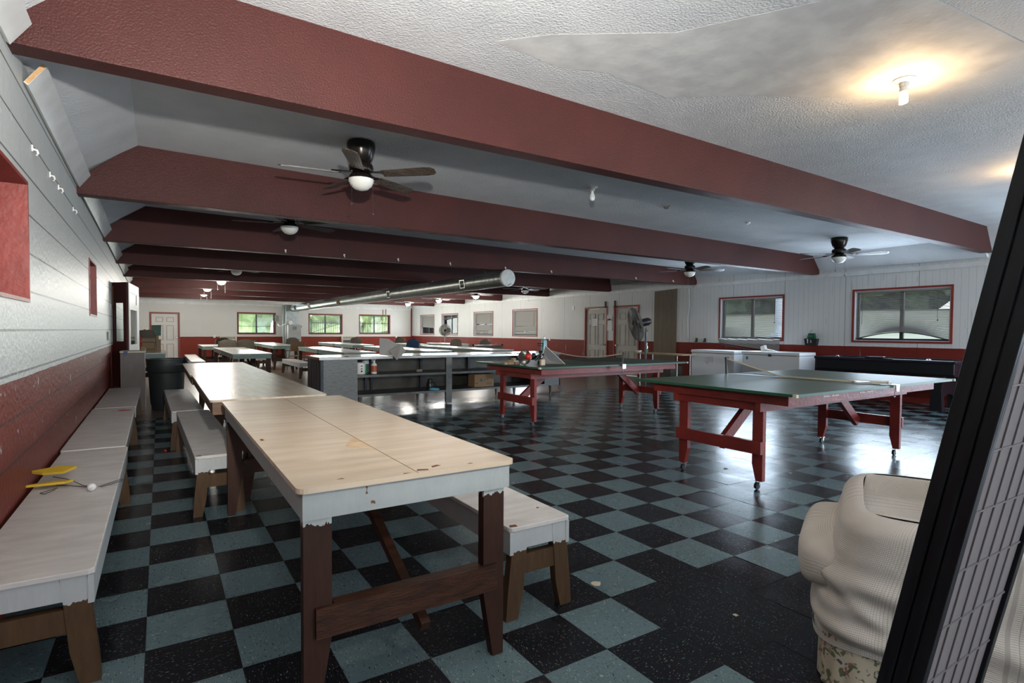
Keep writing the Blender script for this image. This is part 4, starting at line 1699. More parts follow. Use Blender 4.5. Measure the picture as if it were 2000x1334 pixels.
for i in range(25):
    u = i/24
    p = a2.lerp(b2, u)
    h = max(0, .15*(1-u*2.7)) if u < .37 else 0
    off = .05*math.sin(u*7)*u
    top.append((p.x+off, p.y, Z8+.012+h))
    bot.append((p.x+.04+.05*math.sin(u*5+1)*u+(.0 if u < .05 else .02), p.y, Z8+.006+.006*abs(math.sin(u*11))))
net_thing('table_net', 'collapsed black net with pale tape, lying across the nearer table tennis table', top, bot, [((a2.x, a2.y, Z8-.0), (a2.x-.01, a2.y, Z8+.165), 'blackp'), ((b2.x, b2.y+.32, Z8+.014), (b2.x+.03, b2.y+.02, Z8+.02), 'white')], [((b2.x+.05, b2.y-.01, Z8+.004), -1)])
mb = MB()
mb.box(5.15, 5.29, 2.455, 2.475, Z8, Z8+.012)
mb.prism([(5.12, 2.42), (5.22, 2.36), (5.26, 2.38), (5.14, 2.46)], 'z', Z8+.014, Z8+.02)
mb.bm.faces.ensure_lookup_table()
t = thing('net_post', 'loose metal net post and spring clip on the nearer table tennis table edge', 'net post')
mb.build('spring_clip', 'chrome', t)
mb = MB()
mb.tube([(5.27, 2.40, Z8+.014), (5.29, 2.31, Z8+.014)], .012, 10)
mb.build('blue_sleeve', 'navy', t)

# clutter on the farther table, near left corner
ZC = .80
t = thing('work_light', 'clip-on work light with white rimmed bowl, red inside, lying on farther table tennis table', 'work light', (4.05, 5.98, ZC))
mb = MB()
mb.lathe([(.095, 0), (.099, .004), (.095, .012), (.075, .05), (.04, .085), (.03, .10)], seg=28, cap=False)
mb.lathe([(.09, .002), (.07, .045), (.03, .08)], seg=28, cap=False)
mb.xf(Matrix.Translation((0, 0, .098)) @ Matrix.Rotation(R(28), 4, 'Z') @ Matrix.Rotation(R(-82), 4, 'Y') @ Matrix.Rotation(R(180), 4, 'X'))
mb.build('reflector', 'steel_lt', t, smooth=True)
mb = MB()
mb.sphere((.03, -.05, .11), .045, 1, .9, 1)
mb.build('red_bulb', 'red', t, smooth=True)
mb = MB()
mb.tube([(.10, .02, .10), (.16, .03, .11), (.18, .04, .14)], .025, 10)
mb.build('socket', 'blackp', t)
t = thing('metal_louvre', 'ribbed triangular sheet metal louvre leaning upright on farther table tennis table', 'louvre', (4.33, 5.80, ZC+.012))
mb = MB()
mb.prism([(-.13, 0), (.20, 0), (-.06, .245)], 'y', -.003, .003)
mb.build('sheet', 'alum', t)
mb = MB()
for k in range(9):
    x0, z0 = -.06-.065*k/9, .235-.225*k/9
    x1 = -.06+.255*(k+.3)/9
    mb.bar((-.125+.065*(1-k/9)+.01, -.006, .235*(1-k/9)), (-.10+k*.03, -.006, .012), .004, .006)
mb.build('ribs', 'steel', t)
mb = MB()
mb.bar((-.06, -.004, .245), (.20, -.004, 0), .008, .012, up=(0, 1, 0))
mb.bar((-.06, -.004, .245), (-.13, -.004, 0), .008, .012, up=(0, 1, 0))
mb.build('rim', 'steel_lt', t)
t.rotation_euler = (R(-12), 0, R(-32))
t = thing('spray_can', 'tall pale blue metal bottle standing behind the ribbed louvre', 'bottle', (4.47, 6.12, ZC))
mb = MB()
mb.lathe([(.034, 0), (.036, .01), (.036, .30), (.030, .325), (.015, .335)], seg=18)
mb.build('body', 'tealcan', t, smooth=True)
mb = MB()
mb.lathe([(.020, .335), (.020, .365), (.008, .37)], seg=14)
mb.build('cap', 'white', t, smooth=True)
t = thing('hand_pump', 'small black pump with a T handle among the clutter on farther table tennis table', 'pump', (4.36, 6.05, ZC))
mb = MB()
mb.lathe([(.045, 0), (.045, .03), (.03, .05), (.022, .15), (.030, .16), (.02, .18)], seg=14)
mb.tube([(0, 0, .1), (-.06, -.03, .12), (-.10, -.02, .05)], .014, 6)
mb.build('pump_body', 'blackp', t)
mb = MB()
mb.tube([(0, 0, .18), (0, 0, .25)], .005, 6)
mb.tube([(-.05, 0, .275), (.05, 0, .275), (.035, 0, .245), (-.035, 0, .245)], .006, 6, closed=True)
mb.build('handle', 'blackp', t)
t = thing('wooden_blocks', 'small loose heap of tan wood blocks left of the work light', 'blocks', (3.92, 6.12, ZC))
for k, (x, y, z, r) in enumerate([(0, 0, .015, 0), (.05, .03, .015, 40), (-.06, .02, .015, 70), (.01, .01, .045, 20), (.05, .0, .07, 80), (.09, -.02, .015, 10)]):
    mb = MB()
    mb.box(-.04, .04, -.02, .02, -.0145, .0145)
    mb.xf(Matrix.Translation((x, y, z)) @ Matrix.Rotation(R(r), 4, 'Z'))
    mb.build('block', 'woodtop', t)
mb = MB()
mb.box(4.18, 4.24, 5.78, 5.82, ZC+.001, ZC+.075)
tag(mb.build('wood_block', 'tape'), 'small upright pale wood block in front of the black pump', 'block')
mb = MB()
mb.tube([(4.22, 5.90, ZC+.02), (4.24, 5.87, ZC+.08), (4.30, 5.86, ZC+.11), (4.36, 5.88, ZC+.05), (4.28, 5.92, ZC+.02)], .012, 7)
mb.sphere((4.27, 5.87, ZC+.13), .02, seg=8)
tag(mb.build('cord_tangle', 'blackp', smooth=True), 'tangle of thick black cord between the pump and the louvre', 'cord')

# ------------------------------------------------------------------ stainless serving counter
t = thing('steel_counter', 'long stainless steel serving counter with open shelves', 'counter', (2.03, 8.42, 0), R(1.2))
LC, DC, ZT = 4.55, .78, .833
mb = MB()
mb.box(-.03, LC+.03, -.03, DC+.03, ZT-.045, ZT)
mb.build('countertop', 'steel_lt', t, bevel=.004)
mb = MB()
mb.box(.04, .56, .0, .02, .15, ZT-.045)
mb.build('side_panel', 'steel_panel', t)
mb = MB()
mb.box(0, .035, 0, DC, .10, ZT-.045)
for k in range(1, 5):
    mb.box(-.004, 0, k*DC/5-.004, k*DC/5+.004, .12, ZT-.06)
mb.build('end_panel', 'steel_blue', t)
mb = MB()
mb.box(.56, LC, .0, .10, .20, .235)
mb.box(.56, LC, .10, DC-.1, .225, .235)
mb.build('bottom_shelf', 'steel', t)
mb = MB()
mb.box(.56, LC, .0, .10, .505, .54)
mb.box(.56, LC, .10, DC-.1, .53, .54)
mb.build('middle_shelf', 'steel', t)
mb = MB()
mb.box(.56, LC, DC-.1, DC-.08, .235, ZT-.045)
mb.build('back_panel', 'steel_dark', t)
mb = MB()
mb.box(LC-.35, LC, .0, .02, .235, ZT-.045)
mb.box(LC-.02, LC, .02, DC, .2, ZT-.045)
mb.build('side_panel', 'steel_panel', t)
for x in (.92, 1.02, 1.93, 2.9):
    mb = MB()
    mb.box(x-.03, x+.01, DC-.16, DC-.10, .235, ZT-.045)
    mb.build('upright', 'steel_blue', t)
mb = MB()
mb.box(2.09, 2.20, -.012, .04, .02, ZT-.045)
mb.build('post', 'steel', t)
for x, y in ((.62, .08), (.62, DC-.15), (1.85, DC-.15), (2.14, .08), (3.55, .08), (3.5, DC-.15), (4.4, .08), (4.4, DC-.15)):
    mb = MB()
    mb.lathe([(.014, 0), (.016, .04), (.028, .16), (.032, .20)], (x, y, 0), 14)
    mb.build('foot', 'steel', t, smooth=True)


def on_counter(x, y, z):
    c, s = math.cos(R(1.2)), math.sin(R(1.2))
    return (2.03+x*c-y*s, 8.42+x*s+y*c, z)


MS, BS = .541, .236
t = thing('paint_can', 'white round paint can on the middle shelf of the steel counter', 'can', on_counter(.70, .30, MS))
mb = MB()
mb.lathe([(.083, 0), (.085, .004), (.085, .165), (.088, .168), (.088, .176), (.078, .178), (.076, .170)], seg=26)
mb.build('can', 'white', t, smooth=True)
mb = MB()
for k, (a, z) in enumerate([(250, .13), (243, .085), (243, .05), (255, .04)]):
    mb.box(-.012, .012, -.0005, .001, z-.008, z+.008)
    for v in mb.bm.verts[-8:] if False else []:
        pass
mb.xf(Matrix.Translation((0, -.0865, 0)))
mb.build('label_print', 'blackp', t)
t = thing('spray_bottle', 'white spray bottle with orange label beside the paint can', 'bottle', on_counter(.92, .26, MS))
t.scale = (1, 1, .92)
mb = MB()
mb.lathe([(.044, 0), (.047, .01), (.047, .15), (.03, .18), (.016, .195), (.016, .21)], seg=20)
mb.build('body', 'white', t, smooth=True)
mb = MB()
mb.lathe([(.0478, .03), (.0478, .14)], seg=20, cap=False)
mb.build('label', 'orangered', t, smooth=True)
mb = MB()
mb.lathe([(.018, .205), (.018, .235), (.012, .24)], seg=12)
mb.box(-.045, .025, -.01, .01, .238, .262)
mb.bar((-.025, 0, .24), (-.035, 0, .205), .008, .006)
mb.build('trigger_head', 'white', t)
t = thing('spray_bottle', 'pale blue and green bottle half hidden behind the paint can', 'bottle', on_counter(.83, .42, MS))
mb = MB()
mb.lathe([(.04, 0), (.042, .01), (.042, .14), (.03, .15)], seg=18)
mb.build('body', 'green', t, smooth=True)
mb = MB()
mb.lathe([(.055, .15), (.06, .18), (.05, .23), (.03, .245)], seg=18)
mb.build('bag_top', 'jamb', t, smooth=True)
t = thing('cardboard_box', 'brown cardboard box with small printed marks on the bottom shelf', 'box', on_counter(2.75, .28, BS))
mb = MB()
mb.box(0, .40, -.12, .12, 0, .225)
mb.build('carton', 'cardboard', t)
mb = MB()
mb.lathe([(.03, 0), (.03, .0008)], (.14, -.121, .12), 18, 'y')
mb.box(.19, .29, -.1212, -.12, .122, .134)
mb.box(.19, .22, -.1212, -.12, .105, .116)
mb.box(.34, .37, -.1212, -.12, .155, .175)
mb.box(.245, .37, -.1212, -.12, .05, .056)
mb.box(.245, .37, -.1212, -.12, .038, .044)
mb.box(.245, .37, -.1212, -.12, .062, .068)
mb.box(.01, .07, -.1212, -.12, .055, .068)
mb.build('print', 'alum', t)
t = thing('black_jar', 'black lidded jug on the bottom shelf beside the counter post', 'jug', on_counter(1.93, .28, BS))
mb = MB()
mb.lathe([(.06, 0), (.065, .01), (.065, .10), (.045, .13), (.045, .15)], seg=20)
mb.tube([(.06, 0, .03), (.10, 0, .04), (.10, 0, .10), (.055, 0, .115)], .008, 6)
mb.build('jug', 'blackp', t, smooth=True)
mb = MB()
mb.lathe([(.048, .15), (.05, .165), (.03, .175)], seg=18)
mb.build('lid', 'charcoal', t, smooth=True)
mb = MB()
mb.tube([(.08*math.cos(a), .08*math.sin(a), 0) for a in [2*PI*i/28 for i in range(28)]], .012, 8, closed=True)
o = mb.build('ring', 'lightblue', smooth=True, loc=on_counter(1.92, .10, BS+.014))
tag(o, 'light blue plastic ring on the front of the counter bottom shelf', 'ring')
for x, lb in ((1.75, 'small white tag on the middle shelf, left of the counter post'), (3.32, 'small white tag on the middle shelf, near the table tennis table')):
    mb = MB()
    mb.box(-.05, .05, -.03, .03, 0, .035)
    o = mb.build('shelf_tag', 'beige', loc=on_counter(x, .35, MS))
    tag(o, lb, 'tag')
# folded grey card leaning over the counter's front edge
t = thing('folded_card', 'large grey folded card standing on the steel counter, one corner drooping over the edge', 'card', on_counter(.93, .0, ZT))
mb = MB()
mb.prism([(0, .02), (.165, .0), (.40, .12), (.33, .165), (.15, .275), (0, .285)], 'y', .04, .052)
mb.build('upright_sheet', 'greypaper', t)
mb = MB()
P = [Vector(p) for p in ((.15, .03, .075), (.335, -.015, .178), (.405, -.055, .075), (.235, -.095, -.065))]
Q = [p+Vector((0, -.008, .004)) for p in P]
vs = [mb.bm.verts.new(p) for p in P+Q]
for f in ((0, 1, 2, 3), (7, 6, 5, 4), (0, 4, 5, 1), (1, 5, 6, 2), (2, 6, 7, 3), (3, 7, 4, 0)):
    mb.bm.faces.new([vs[i] for i in f])
mb.build('drooping_flap', 'greypaper', t)
for k in range(7):
    mb = MB()
    mb.box(-.004, .004, -.004, .18, 0, .006)
    o = mb.build('tape_strip', 'red', loc=on_counter([.42, 1.42, 1.62, 2.75, 3.05, 3.4, 3.6][k], -.02, ZT))
    tag(o, 'thin red tape strip across the steel countertop, %s from the left end' % ['first', 'second', 'third', 'fourth', 'fifth', 'sixth', 'seventh'][k], 'tape', 'red tape strips on the counter')

# ------------------------------------------------------------------ folding chairs


def make_chair(label, vinyl, frame='beige'):
    """facing -y is the back; origin on the floor under the seat centre; back towards -y"""
    t = thing('folding_chair', label, 'chair')
    mb = MB()
    mb.prism(rounded_rect(-.20, .20, -.17, .22, .05), 'z', .435, .465)
    mb.build('seat', vinyl, t)
    mb = MB()
    n = 8

    def back(u, v):
        x = -.205+.41*u
        h = .60+v*.30
        if v > .5:
            k = (v-.5)/.5
            x *= 1-.30*k*k*k
            h = .60+.30*v-.03*abs(2*u-1)**3*k
        return (x, -.225-.05*(h-.6)+.03*(2*u-1)**2, h)
    g = mb.grid(back, 10, 8)
    ret = bmesh.ops.solidify(mb.bm, geom=mb.bm.faces[:], thickness=.018)
    mb.build('backrest', vinyl, t, smooth=True)
    for s in (-1, 1):
        mb = MB()
        mb.tube([(s*.225, .26, 0), (s*.225, .0, .43), (s*.225, -.20, .66), (s*.20, -.245, .85)], .012, 8)
        mb.build('front_leg', frame, t, smooth=True)
        mb = MB()
        mb.tube([(s*.205, -.26, 0), (s*.205, -.14, .30), (s*.205, -.05, .44)], .012, 8)
        mb.build('rear_leg', frame, t, smooth=True)
    mb = MB()
    mb.tube([(-.225, .20, .12), (.225, .20, .12)], .009, 6)
    mb.tube([(-.205, -.22, .14), (.205, -.22, .14)], .009, 6)
    mb.build('stretcher', frame, t)
    return t


chair = make_chair('tan folding chair seen from behind, in the aisle left of the steel counter', 'tanvinyl')
chair.location = (3.55, 17.7, 0)
blue = make_chair('blue folding chair among the pale tables', 'bluevinyl', 'bluevinyl')
blue.location = (7.15, 17.4, 0)
bg_ = make_chair('beige folding chair beyond the green aproned table, left one of two', 'beigevinyl')
bg_.location = (1.60, 17.35, 0)
bg_.scale = blue.scale = (1.08, 1.08, 1.08)
for (x, y), rz, lb in [((2.12, 17.55), -10, 'beige folding chair overlapping its neighbour, right one of two past the bin'),
                       ((1.80, 20.95), 0, 'beige folding chair at the far left tables, just right of the door'),
                       ((4.15, 21.6), 0, 'beige folding chair under the left end wall window'),
                       ((6.75, 22.4), 0, 'beige folding chair left of the right slotted heater'),
                       ((8.55, 22.2), 0, 'beige folding chair under the end wall window nearest the corner'),
                       ((9.05, 18.0), 0, 'dark beige folding chair in front of the far corner'),
                       ((9.45, 16.6), 0, 'dark beige folding chair by the right wall, nearest the corner window')]:
    dup(bg_, (x, y, 0), R(rz), lb, scale=(1.08, 1.08, 1.08))

t = thing('leaning_board', 'brown folded card table leaning on the end wall under the left window', 'table', FF.p(3.46, -.22, 0), FF.rz)
mb = MB()
mb.box(0, .80, 0, .03, .05, .82, rot=(R(-10), 0, 0))
mb.build('board', 'cardboard', t)
mb = MB()
for a, b in (((.02, .06), (.78, .06)), ((.02, .80), (.78, .80)), ((.02, .06), (.02, .80)), ((.78, .06), (.78, .80)), ((.06, .78), (.60, .15)), ((.60, .15), (.74, .78))):
    mb.bar((a[0], -.012-.0, a[1]), (b[0], -.012, b[1]), .02, .02)
mb.build('frame', 'fanbody', t)

# ------------------------------------------------------------------ left side: cabinet, bin, table with stored chairs
t = thing('taupe_cabinet', 'narrow tall taupe cabinet with louvres at its base, against the left wall', 'cabinet', (-.355, 10.02, 0))
mb = MB()
mb.box(-.15, .155, 0, .5, 0, .885)
mb.build('carcass', 'cabinet', t)
mb = MB()
mb.box(-.157, .16, -.008, .51, .885, .905)
mb.build('top', 'tape', t)
mb = MB()
for k in range(6):
    mb.box(-.10, .10, -.006, 0, .10+k*.022, .112+k*.022)
mb.build('louvres', 'alum', t)
mb = MB()
mb.prism([(-.11, .905), (-.055, .905), (-.06, .86), (-.082, .835), (-.105, .86)], 'y', -.013, -.009)
o = mb.build('tape_flap', 'navy', loc=(-.355, 10.02, 0))
tag(o, 'blue tape flap hanging on the taupe cabinet top edge', 'tape')
mb = MB()
mb.tube([(-.60, 9.8, .32), (-.56, 9.7, .40), (-.50, 9.75, .38), (-.53, 9.85, .20), (-.58, 9.9, .02)], .016, 8)
tag(mb.build('hose', 'charcoal', smooth=True), 'short dark hose curling between the left wall and the taupe cabinet', 'hose')
mb = MB()
mb.box(9.55+3, 9.85+3, -.02, 0, 1.08, 1.20)
o = mb.build('vent_plate', 'beige')
FL.place(o)
tag(o, 'small grey plate on the left block wall near the red door', 'plate')

t = thing('waste_bin', 'round charcoal plastic waste bin beside the taupe cabinet', 'waste bin', (.085, 10.05, 0))
mb = MB()
mb.lathe([(.20, 0), (.205, .01), (.235, .56), (.250, .575), (.262, .60), (.268, .765), (.275, .77), (.275, .785), (.258, .785), (.25, .70), (.22, .1), (.19, .03)], seg=36)
mb.build('barrel', 'charcoal', t, smooth=True, autosmooth=30)
mb = MB()
for k in range(7):
    mb.box(.02+k*.024, .036+k*.024, -.2765, -.268, .69, .715)
mb.xf(Matrix.Rotation(R(10), 4, 'Z'))
mb.build('lettering', 'blackp', t)
mb = MB()
mb.grid(lambda u, v: ((.27+.045*math.sin(PI*v)*(1+.3*math.sin(u*20)))*math.cos(-.6+u*1.2), (.27+.045*math.sin(PI*v)*(1+.3*math.sin(u*20)))*math.sin(-.6+u*1.2), .80-.17*v), 12, 5)
mb.build('bag_edge', 'blackp', t, smooth=True)
ST = dup(TP, (-.18, 13.3, 0), 0, 'small pale table behind the taupe cabinet, stored chairs and a green box on it', scale=(.76, .85, 1))
ch = dup(bg_, (-.245, 13.70, .758), 0, 'beige folding chair placed on the table behind the taupe cabinet', scale=(.80, .8, .52))
mb = MB()
mb.box(-.32, .02, 14.1, 14.5, .757, 1.02)
mb.box(-.30, -.02, 14.12, 14.48, 1.02, 1.10)
tag(mb.build('storage_crate', 'cardboard'), 'brown crate under the green box, behind the taupe cabinet', 'crate')
mb = MB()
mb.prism([(-.16, 1.10), (.02, 1.10), (.03, 1.335), (-.15, 1.33)], 'y', 14.15, 14.45)
tag(mb.build('green_box', 'darkgreen'), 'dark green box stacked above the stored folding chair', 'box')
mb = MB()
mb.sphere((-.24, 14.3, 1.172), .075, .95, 1, .9)
for v in mb.bm.verts:
    v.co.z += .02*math.sin(v.co.x*60)
tag(mb.build('cloth_bundle', 'greypaper', smooth=True), 'crumpled grey-brown cloth bundle left of the green box', 'cloth')
mb = MB()
mb.lathe([(.05, 0), (.06, .03), (.055, .10), (.03, .13)], seg=14)
o = mb.build('jar', 'woodtop', smooth=True, loc=(-.30, 13.42, .757))
tag(o, 'small tan jar in front of the stored folding chair', 'jar')

# dart, ball, wire on the nearest wall bench
ZB = .4045
t = thing('toy_plane', 'yellow foam finned toy with thin wire stems on the nearest wall bench', 'toy', (-.50, 3.68, ZB))
for pts, z, rx in (([(-.10, .16), (.02, .20), (.10, .17), (.05, .10), (-.04, .11)], .035, 8), ([(-.10, -.03), (.0, .05), (.07, .04), (.10, .01), (.07, -.04), (.0, -.04)], .018, -6)):
    mb = MB()
    mb.prism(pts, 'z', z, z+.012)
    mb.build('fin', 'yellow', t, rot=(R(rx), 0, 0))
mb = MB()
mb.tube([(.0, .13, .03), (.08, .06, .02), (.15, -.08, .012), (.20, -.14, .01)], .0022, 5)
mb.tube([(.03, .0, .012), (.10, -.05, .01), (.20, -.14, .008)], .0022, 5)
mb.tube([(.04, -.04, .004), (-.02, -.11, .004), (.0, -.14, .004), (.035, -.07, .004)], .0018, 5)
mb.tube([(.22, -.15, .012), (.30, -.03, .008), (.36, -.0, .008), (.36, -.02, .008), (.23, -.155, .01)], .0018, 5)
mb.build('wire_stem', 'wire', t)
t = thing('small_ball', 'small white ball with faint markings on the nearest wall bench', 'ball', (-.305, 3.50, ZB+.0205))
mb = MB()
mb.sphere((0, 0, 0), .020, seg=20)
mb.build('ball', 'white', t, smooth=True)
mb = MB()
mb.tube([(.002, -.0195, .006), (.006, -.0192, .002), (-.001, -.0203, -.001), (-.006, -.0192, -.004)], .0008, 4)
mb.build('marking', 'blackp', t)
mb = MB()
mb.prism([(-.36, 6.80), (-.27, 6.79), (-.25, 6.86), (-.32, 6.92), (-.38, 6.88)], 'z', .4045, .4055)
tag(mb.build('red_scrap', 'red'), 'flat red scrap on the second wall bench', 'scrap')
mb = MB()
mb.sphere((.035, 6.5, .012), .012, seg=10)
tag(mb.build('red_bead', 'red'), 'tiny red bead on the floor between the benches', 'bead')

# small debris on the tiles
for k, (x, y, r, lb) in enumerate([(1.80, 2.02, .03, 'pale leaf scrap on the tiles right of the near bench'), (2.12, 1.47, .014, 'tan crumb on the black tiles in front of the slipcovered chair'), (4.35, 3.15, .02, 'pale scrap under the nearer table tennis table'), (4.70, 2.75, .025, 'brown splinter under the nearer table tennis table')]):
    mb = MB()
    rg = random.Random(k)
    mb.prism([(x+r*rg.uniform(.5, 1.1)*math.cos(a), y+r*rg.uniform(.5, 1.1)*math.sin(a)) for a in [i*PI/4 for i in range(8)]], 'z', .0006, .003)
    tag(mb.build('floor_scrap', 'tape'), lb, 'scrap')

# ------------------------------------------------------------------ right side: freezers, table, air hockey, fans


def make_freezer(label, x, y0, y1, zt):
    t = thing('chest_freezer', label, 'freezer', (x, y0, 0), R(1.5))
    L = y1-y0
    mb = MB()
    mb.box(0, .60, 0, L, .02, zt-.07)
    mb.build('cabinet', 'freezer', t, bevel=.012)
    mb = MB()
    mb.box(-.012, .61, -.008, L+.008, zt-.065, zt)
    mb.build('lid', 'freezer', t, bevel=.012)
    mb = MB()
    mb.box(-.004, .0, .05, L-.05, zt-.071, zt-.064)
    mb.build('seal', 'alum', t)
    return t


fz = make_freezer('chest freezer by the wooden table, with printed sheet and red marks on its front', 10.67, 7.56, 8.68, .835)
mb = MB()
mb.box(-.003, 0, .50, .80, .50, .72)
mb.build('printed_sheet', 'freezer', fz)
mb = MB()
for k in range(6):
    mb.box(-.0042, -.003, .52, .78-.04*(k % 3), .57+k*.022, .574+k*.022)
mb.build('print', 'beige', fz)
for y in (.66, .71):
    mb = MB()
    mb.prism([(y-.012, .53), (y+.012, .53), (y, .565)], 'x', -.0045, -.003)
    mb.build('red_mark', 'red', fz)
mb = MB()
mb.lathe([(.022, 0), (.022, .003)], (-.004, .15, .68), 14, 'x')
mb.build('badge', 'alum', fz)
fz = make_freezer('chest freezer nearest the air hockey table, with a small blue sticker', 10.70, 6.12, 7.36, .845)
mb = MB()
mb.box(-.003, 0, 1.10, 1.15, .67, .73)
mb.build('blue_sticker', 'blue', fz)
mb = MB()
mb.box(-.02, 0, .58, .64, .75, .80)
mb.build('latch', 'alum', fz)
t = thing('crumpled_paper', 'crumpled white paper on top of the nearest chest freezer', 'paper', (10.95, 6.95, .845))
mb = MB()
mb.prism([(-.22, 0), (.12, 0), (.14, .10), (.06, .13), (.04, .05), (-.10, .03)], 'y', -.05, .05)
mb.xf(Matrix.Rotation(R(95), 4, 'Z'))
mb.build('paper', 'paper', t)

t = thing('wooden_table', 'narrow brown topped table on thin steel legs, between the doors and the freezers', 'table', (10.02, 8.95, 0), R(-4))
mb = MB()
mb.prism(rounded_rect(-.28, .28, -.76, .76, .12, 5), 'z', .722, .745)
mb.build('tabletop', 'woodtop', t)
for sx in (-.2, .2):
    for sy in (-.6, .6):
        mb = MB()
        mb.tube([(sx, sy, 0), (sx, sy, .72)], .016, 10)
        mb.build('leg', 'chrome', t, smooth=True)
mb = MB()
mb.box(-.2, .2, -.3, .3, .0, .45)
o = mb.build('carton', 'steel_dark', loc=(10.15, 9.0, 0))
tag(o, 'dark carton on the floor under the wooden table', 'carton')
t = thing('cleaner_bottle', 'bottle with green liquid and white trigger, on the wooden table', 'bottle', (9.86, 9.36, .746))
mb = MB()
mb.lathe([(.035, 0), (.038, .01), (.038, .09), (.036, .10)], seg=16)
mb.build('liquid', 'green', t, smooth=True)
mb = MB()
mb.lathe([(.037, .10), (.036, .15), (.016, .18), (.016, .20)], seg=16)
mb.build('bottle', 'steel_lt', t, smooth=True)
mb = MB()
mb.box(-.035, .02, -.01, .01, .20, .24)
mb.build('trigger_head', 'white', t)
mb = MB()
mb.lathe([(.06, 0), (.075, .02), (.078, .05)], seg=20)
o = mb.build('dish', 'white', smooth=True, loc=(9.86, 9.62, .746))
tag(o, 'small white dish at the end of the wooden table', 'dish')


def ped_fan(label, loc, rz, R0, hz, tilt, thick, mat='alum', cage='dusty', nsp=84):
    t = thing('pedestal_fan', label, 'fan', loc, rz)
    mb = MB()
    mb.lathe([(.26, 0), (.27, .015), (.24, .03), (.03, .045)], seg=28)
    mb.build('base', 'blackp', t, smooth=True)
    mb = MB()
    mb.tube([(0, 0, .03), (0, 0, hz-.22)], .024, 12)
    mb.build('pole', mat, t, smooth=True)
    mb = MB()
    mb.tube([(0, 0, hz-.26), (0, 0, hz-.12)], .014, 8)
    mb.tube([(0, 0, hz-.18), (.06, 0, hz-.19)], .008, 6)
    mb.lathe([(.004, 0), (.02, .004), (.02, .02)], (.06, 0, hz-.19), 10, 'x')
    mb.build('yoke', 'blackp', t)
    T = Matrix.Translation((0, 0, hz)) @ Matrix.Rotation(tilt, 4, 'X')
    mb = MB()
    mb.lathe([(.03, -.16), (.075, -.13), (.085, -.04), (.085, .05), (.05, .11), (.01, .12)], seg=20, axis='y')
    mb.xf(T)
    mb.build('motor', 'blackp', t, smooth=True)
    # cage in front (towards -y)
    mb = MB()
    c0 = -.16-thick*2
    for yy, rr in ((c0, R0*.55), (c0+thick*.35, R0*.9), (c0+thick, R0), (c0+thick*1.65, R0*.9), (c0+thick*2, R0*.5)):
        mb.tube([(rr*math.cos(a), yy, rr*math.sin(a)) for a in [2*PI*i/36 for i in range(36)]], .005, 5, closed=True)
    for i in range(nsp):
        a = 2*PI*i/nsp
        mb.tube([(r*math.cos(a), y, r*math.sin(a)) for r, y in ((.05, c0), (R0*.55, c0), (R0*.9, c0+thick*.35), (R0, c0+thick), (R0*.9, c0+thick*1.65), (R0*.5, c0+thick*2), (.08, c0+thick*2))], .0038, 3)
    mb.xf(T)
    mb.build('cage', cage, t)
    mb = MB()
    for i in range(3):
        m = Matrix.Rotation(2*PI*i/3, 4, 'Y')
        vs = mb.box(.04, R0*.86, c0+thick-.004, c0+thick+.004, -.10, .10, rot=(R(28), 0, 0))
        bmesh.ops.transform(mb.bm, matrix=m, verts=vs)
    mb.xf(T)
    mb.build('blades', 'steel', t)
    return t


ped_fan('large drum-cage pedestal fan tilted down, seen edge-on in front of the right door', (8.95, 8.52, 0), R(-118), .375, 1.46, R(14), .075, 'alum')
ped_fan('small round pedestal fan before the far right windows, near the corner', (10.15, 20.95, 0), R(-25), .25, 1.29, R(5), .04, 'steel_lt')
t = thing('folded_table', 'folded white table on its side with black wheels, near the right wall', 'table', (8.35, 15.1, 0), R(2))
mb = MB()
mb.box(0, 1.05, 0, .07, .62, .80)
mb.box(0, 1.05, .10, .17, .62, .80)
mb.build('tabletop', 'steel_lt', t)
mb = MB()
mb.box(.02, .06, .02, .15, .05, .62)
mb.box(.99, 1.03, .02, .15, .05, .62)
mb.bar((.25, .08, .62), (.8, .08, .74), .02, .02)
mb.build('folding_frame', 'blackp', t)
for x in (-.02, 1.07):
    for z in (.04, .80):
        mb = MB()
        mb.lathe([(.04, -.02), (.04, .02)], (x, .08, z), 14, 'y')
        mb.build('wheel', 'blackp', t)
t = thing('folding_cart', 'folded black tubular cart standing behind the right end of the steel counter', 'cart', (6.75, 9.6, 0), R(-10))
mb = MB()
mb.tube([(0, 0, .06), (0, 0, .66), (.55, 0, .70), (.62, 0, .06)], .016, 8)
mb.tube([(.05, .25, .08), (.15, .2, .62), (.6, .15, .10)], .014, 8)
mb.tube([(0, 0, .26), (.6, 0, .22)], .012, 8)
mb.build('frame', 'blackp', t)
mb = MB()
mb.box(.0, .62, .0, .3, .18, .205)
mb.build('shelf', 'jamb', t)
for x in (0, .62):
    mb = MB()
    mb.lathe([(.035, -.012), (.035, .012)], (x, 0, .036), 14, 'y')
    mb.build('wheel', 'blackp', t)

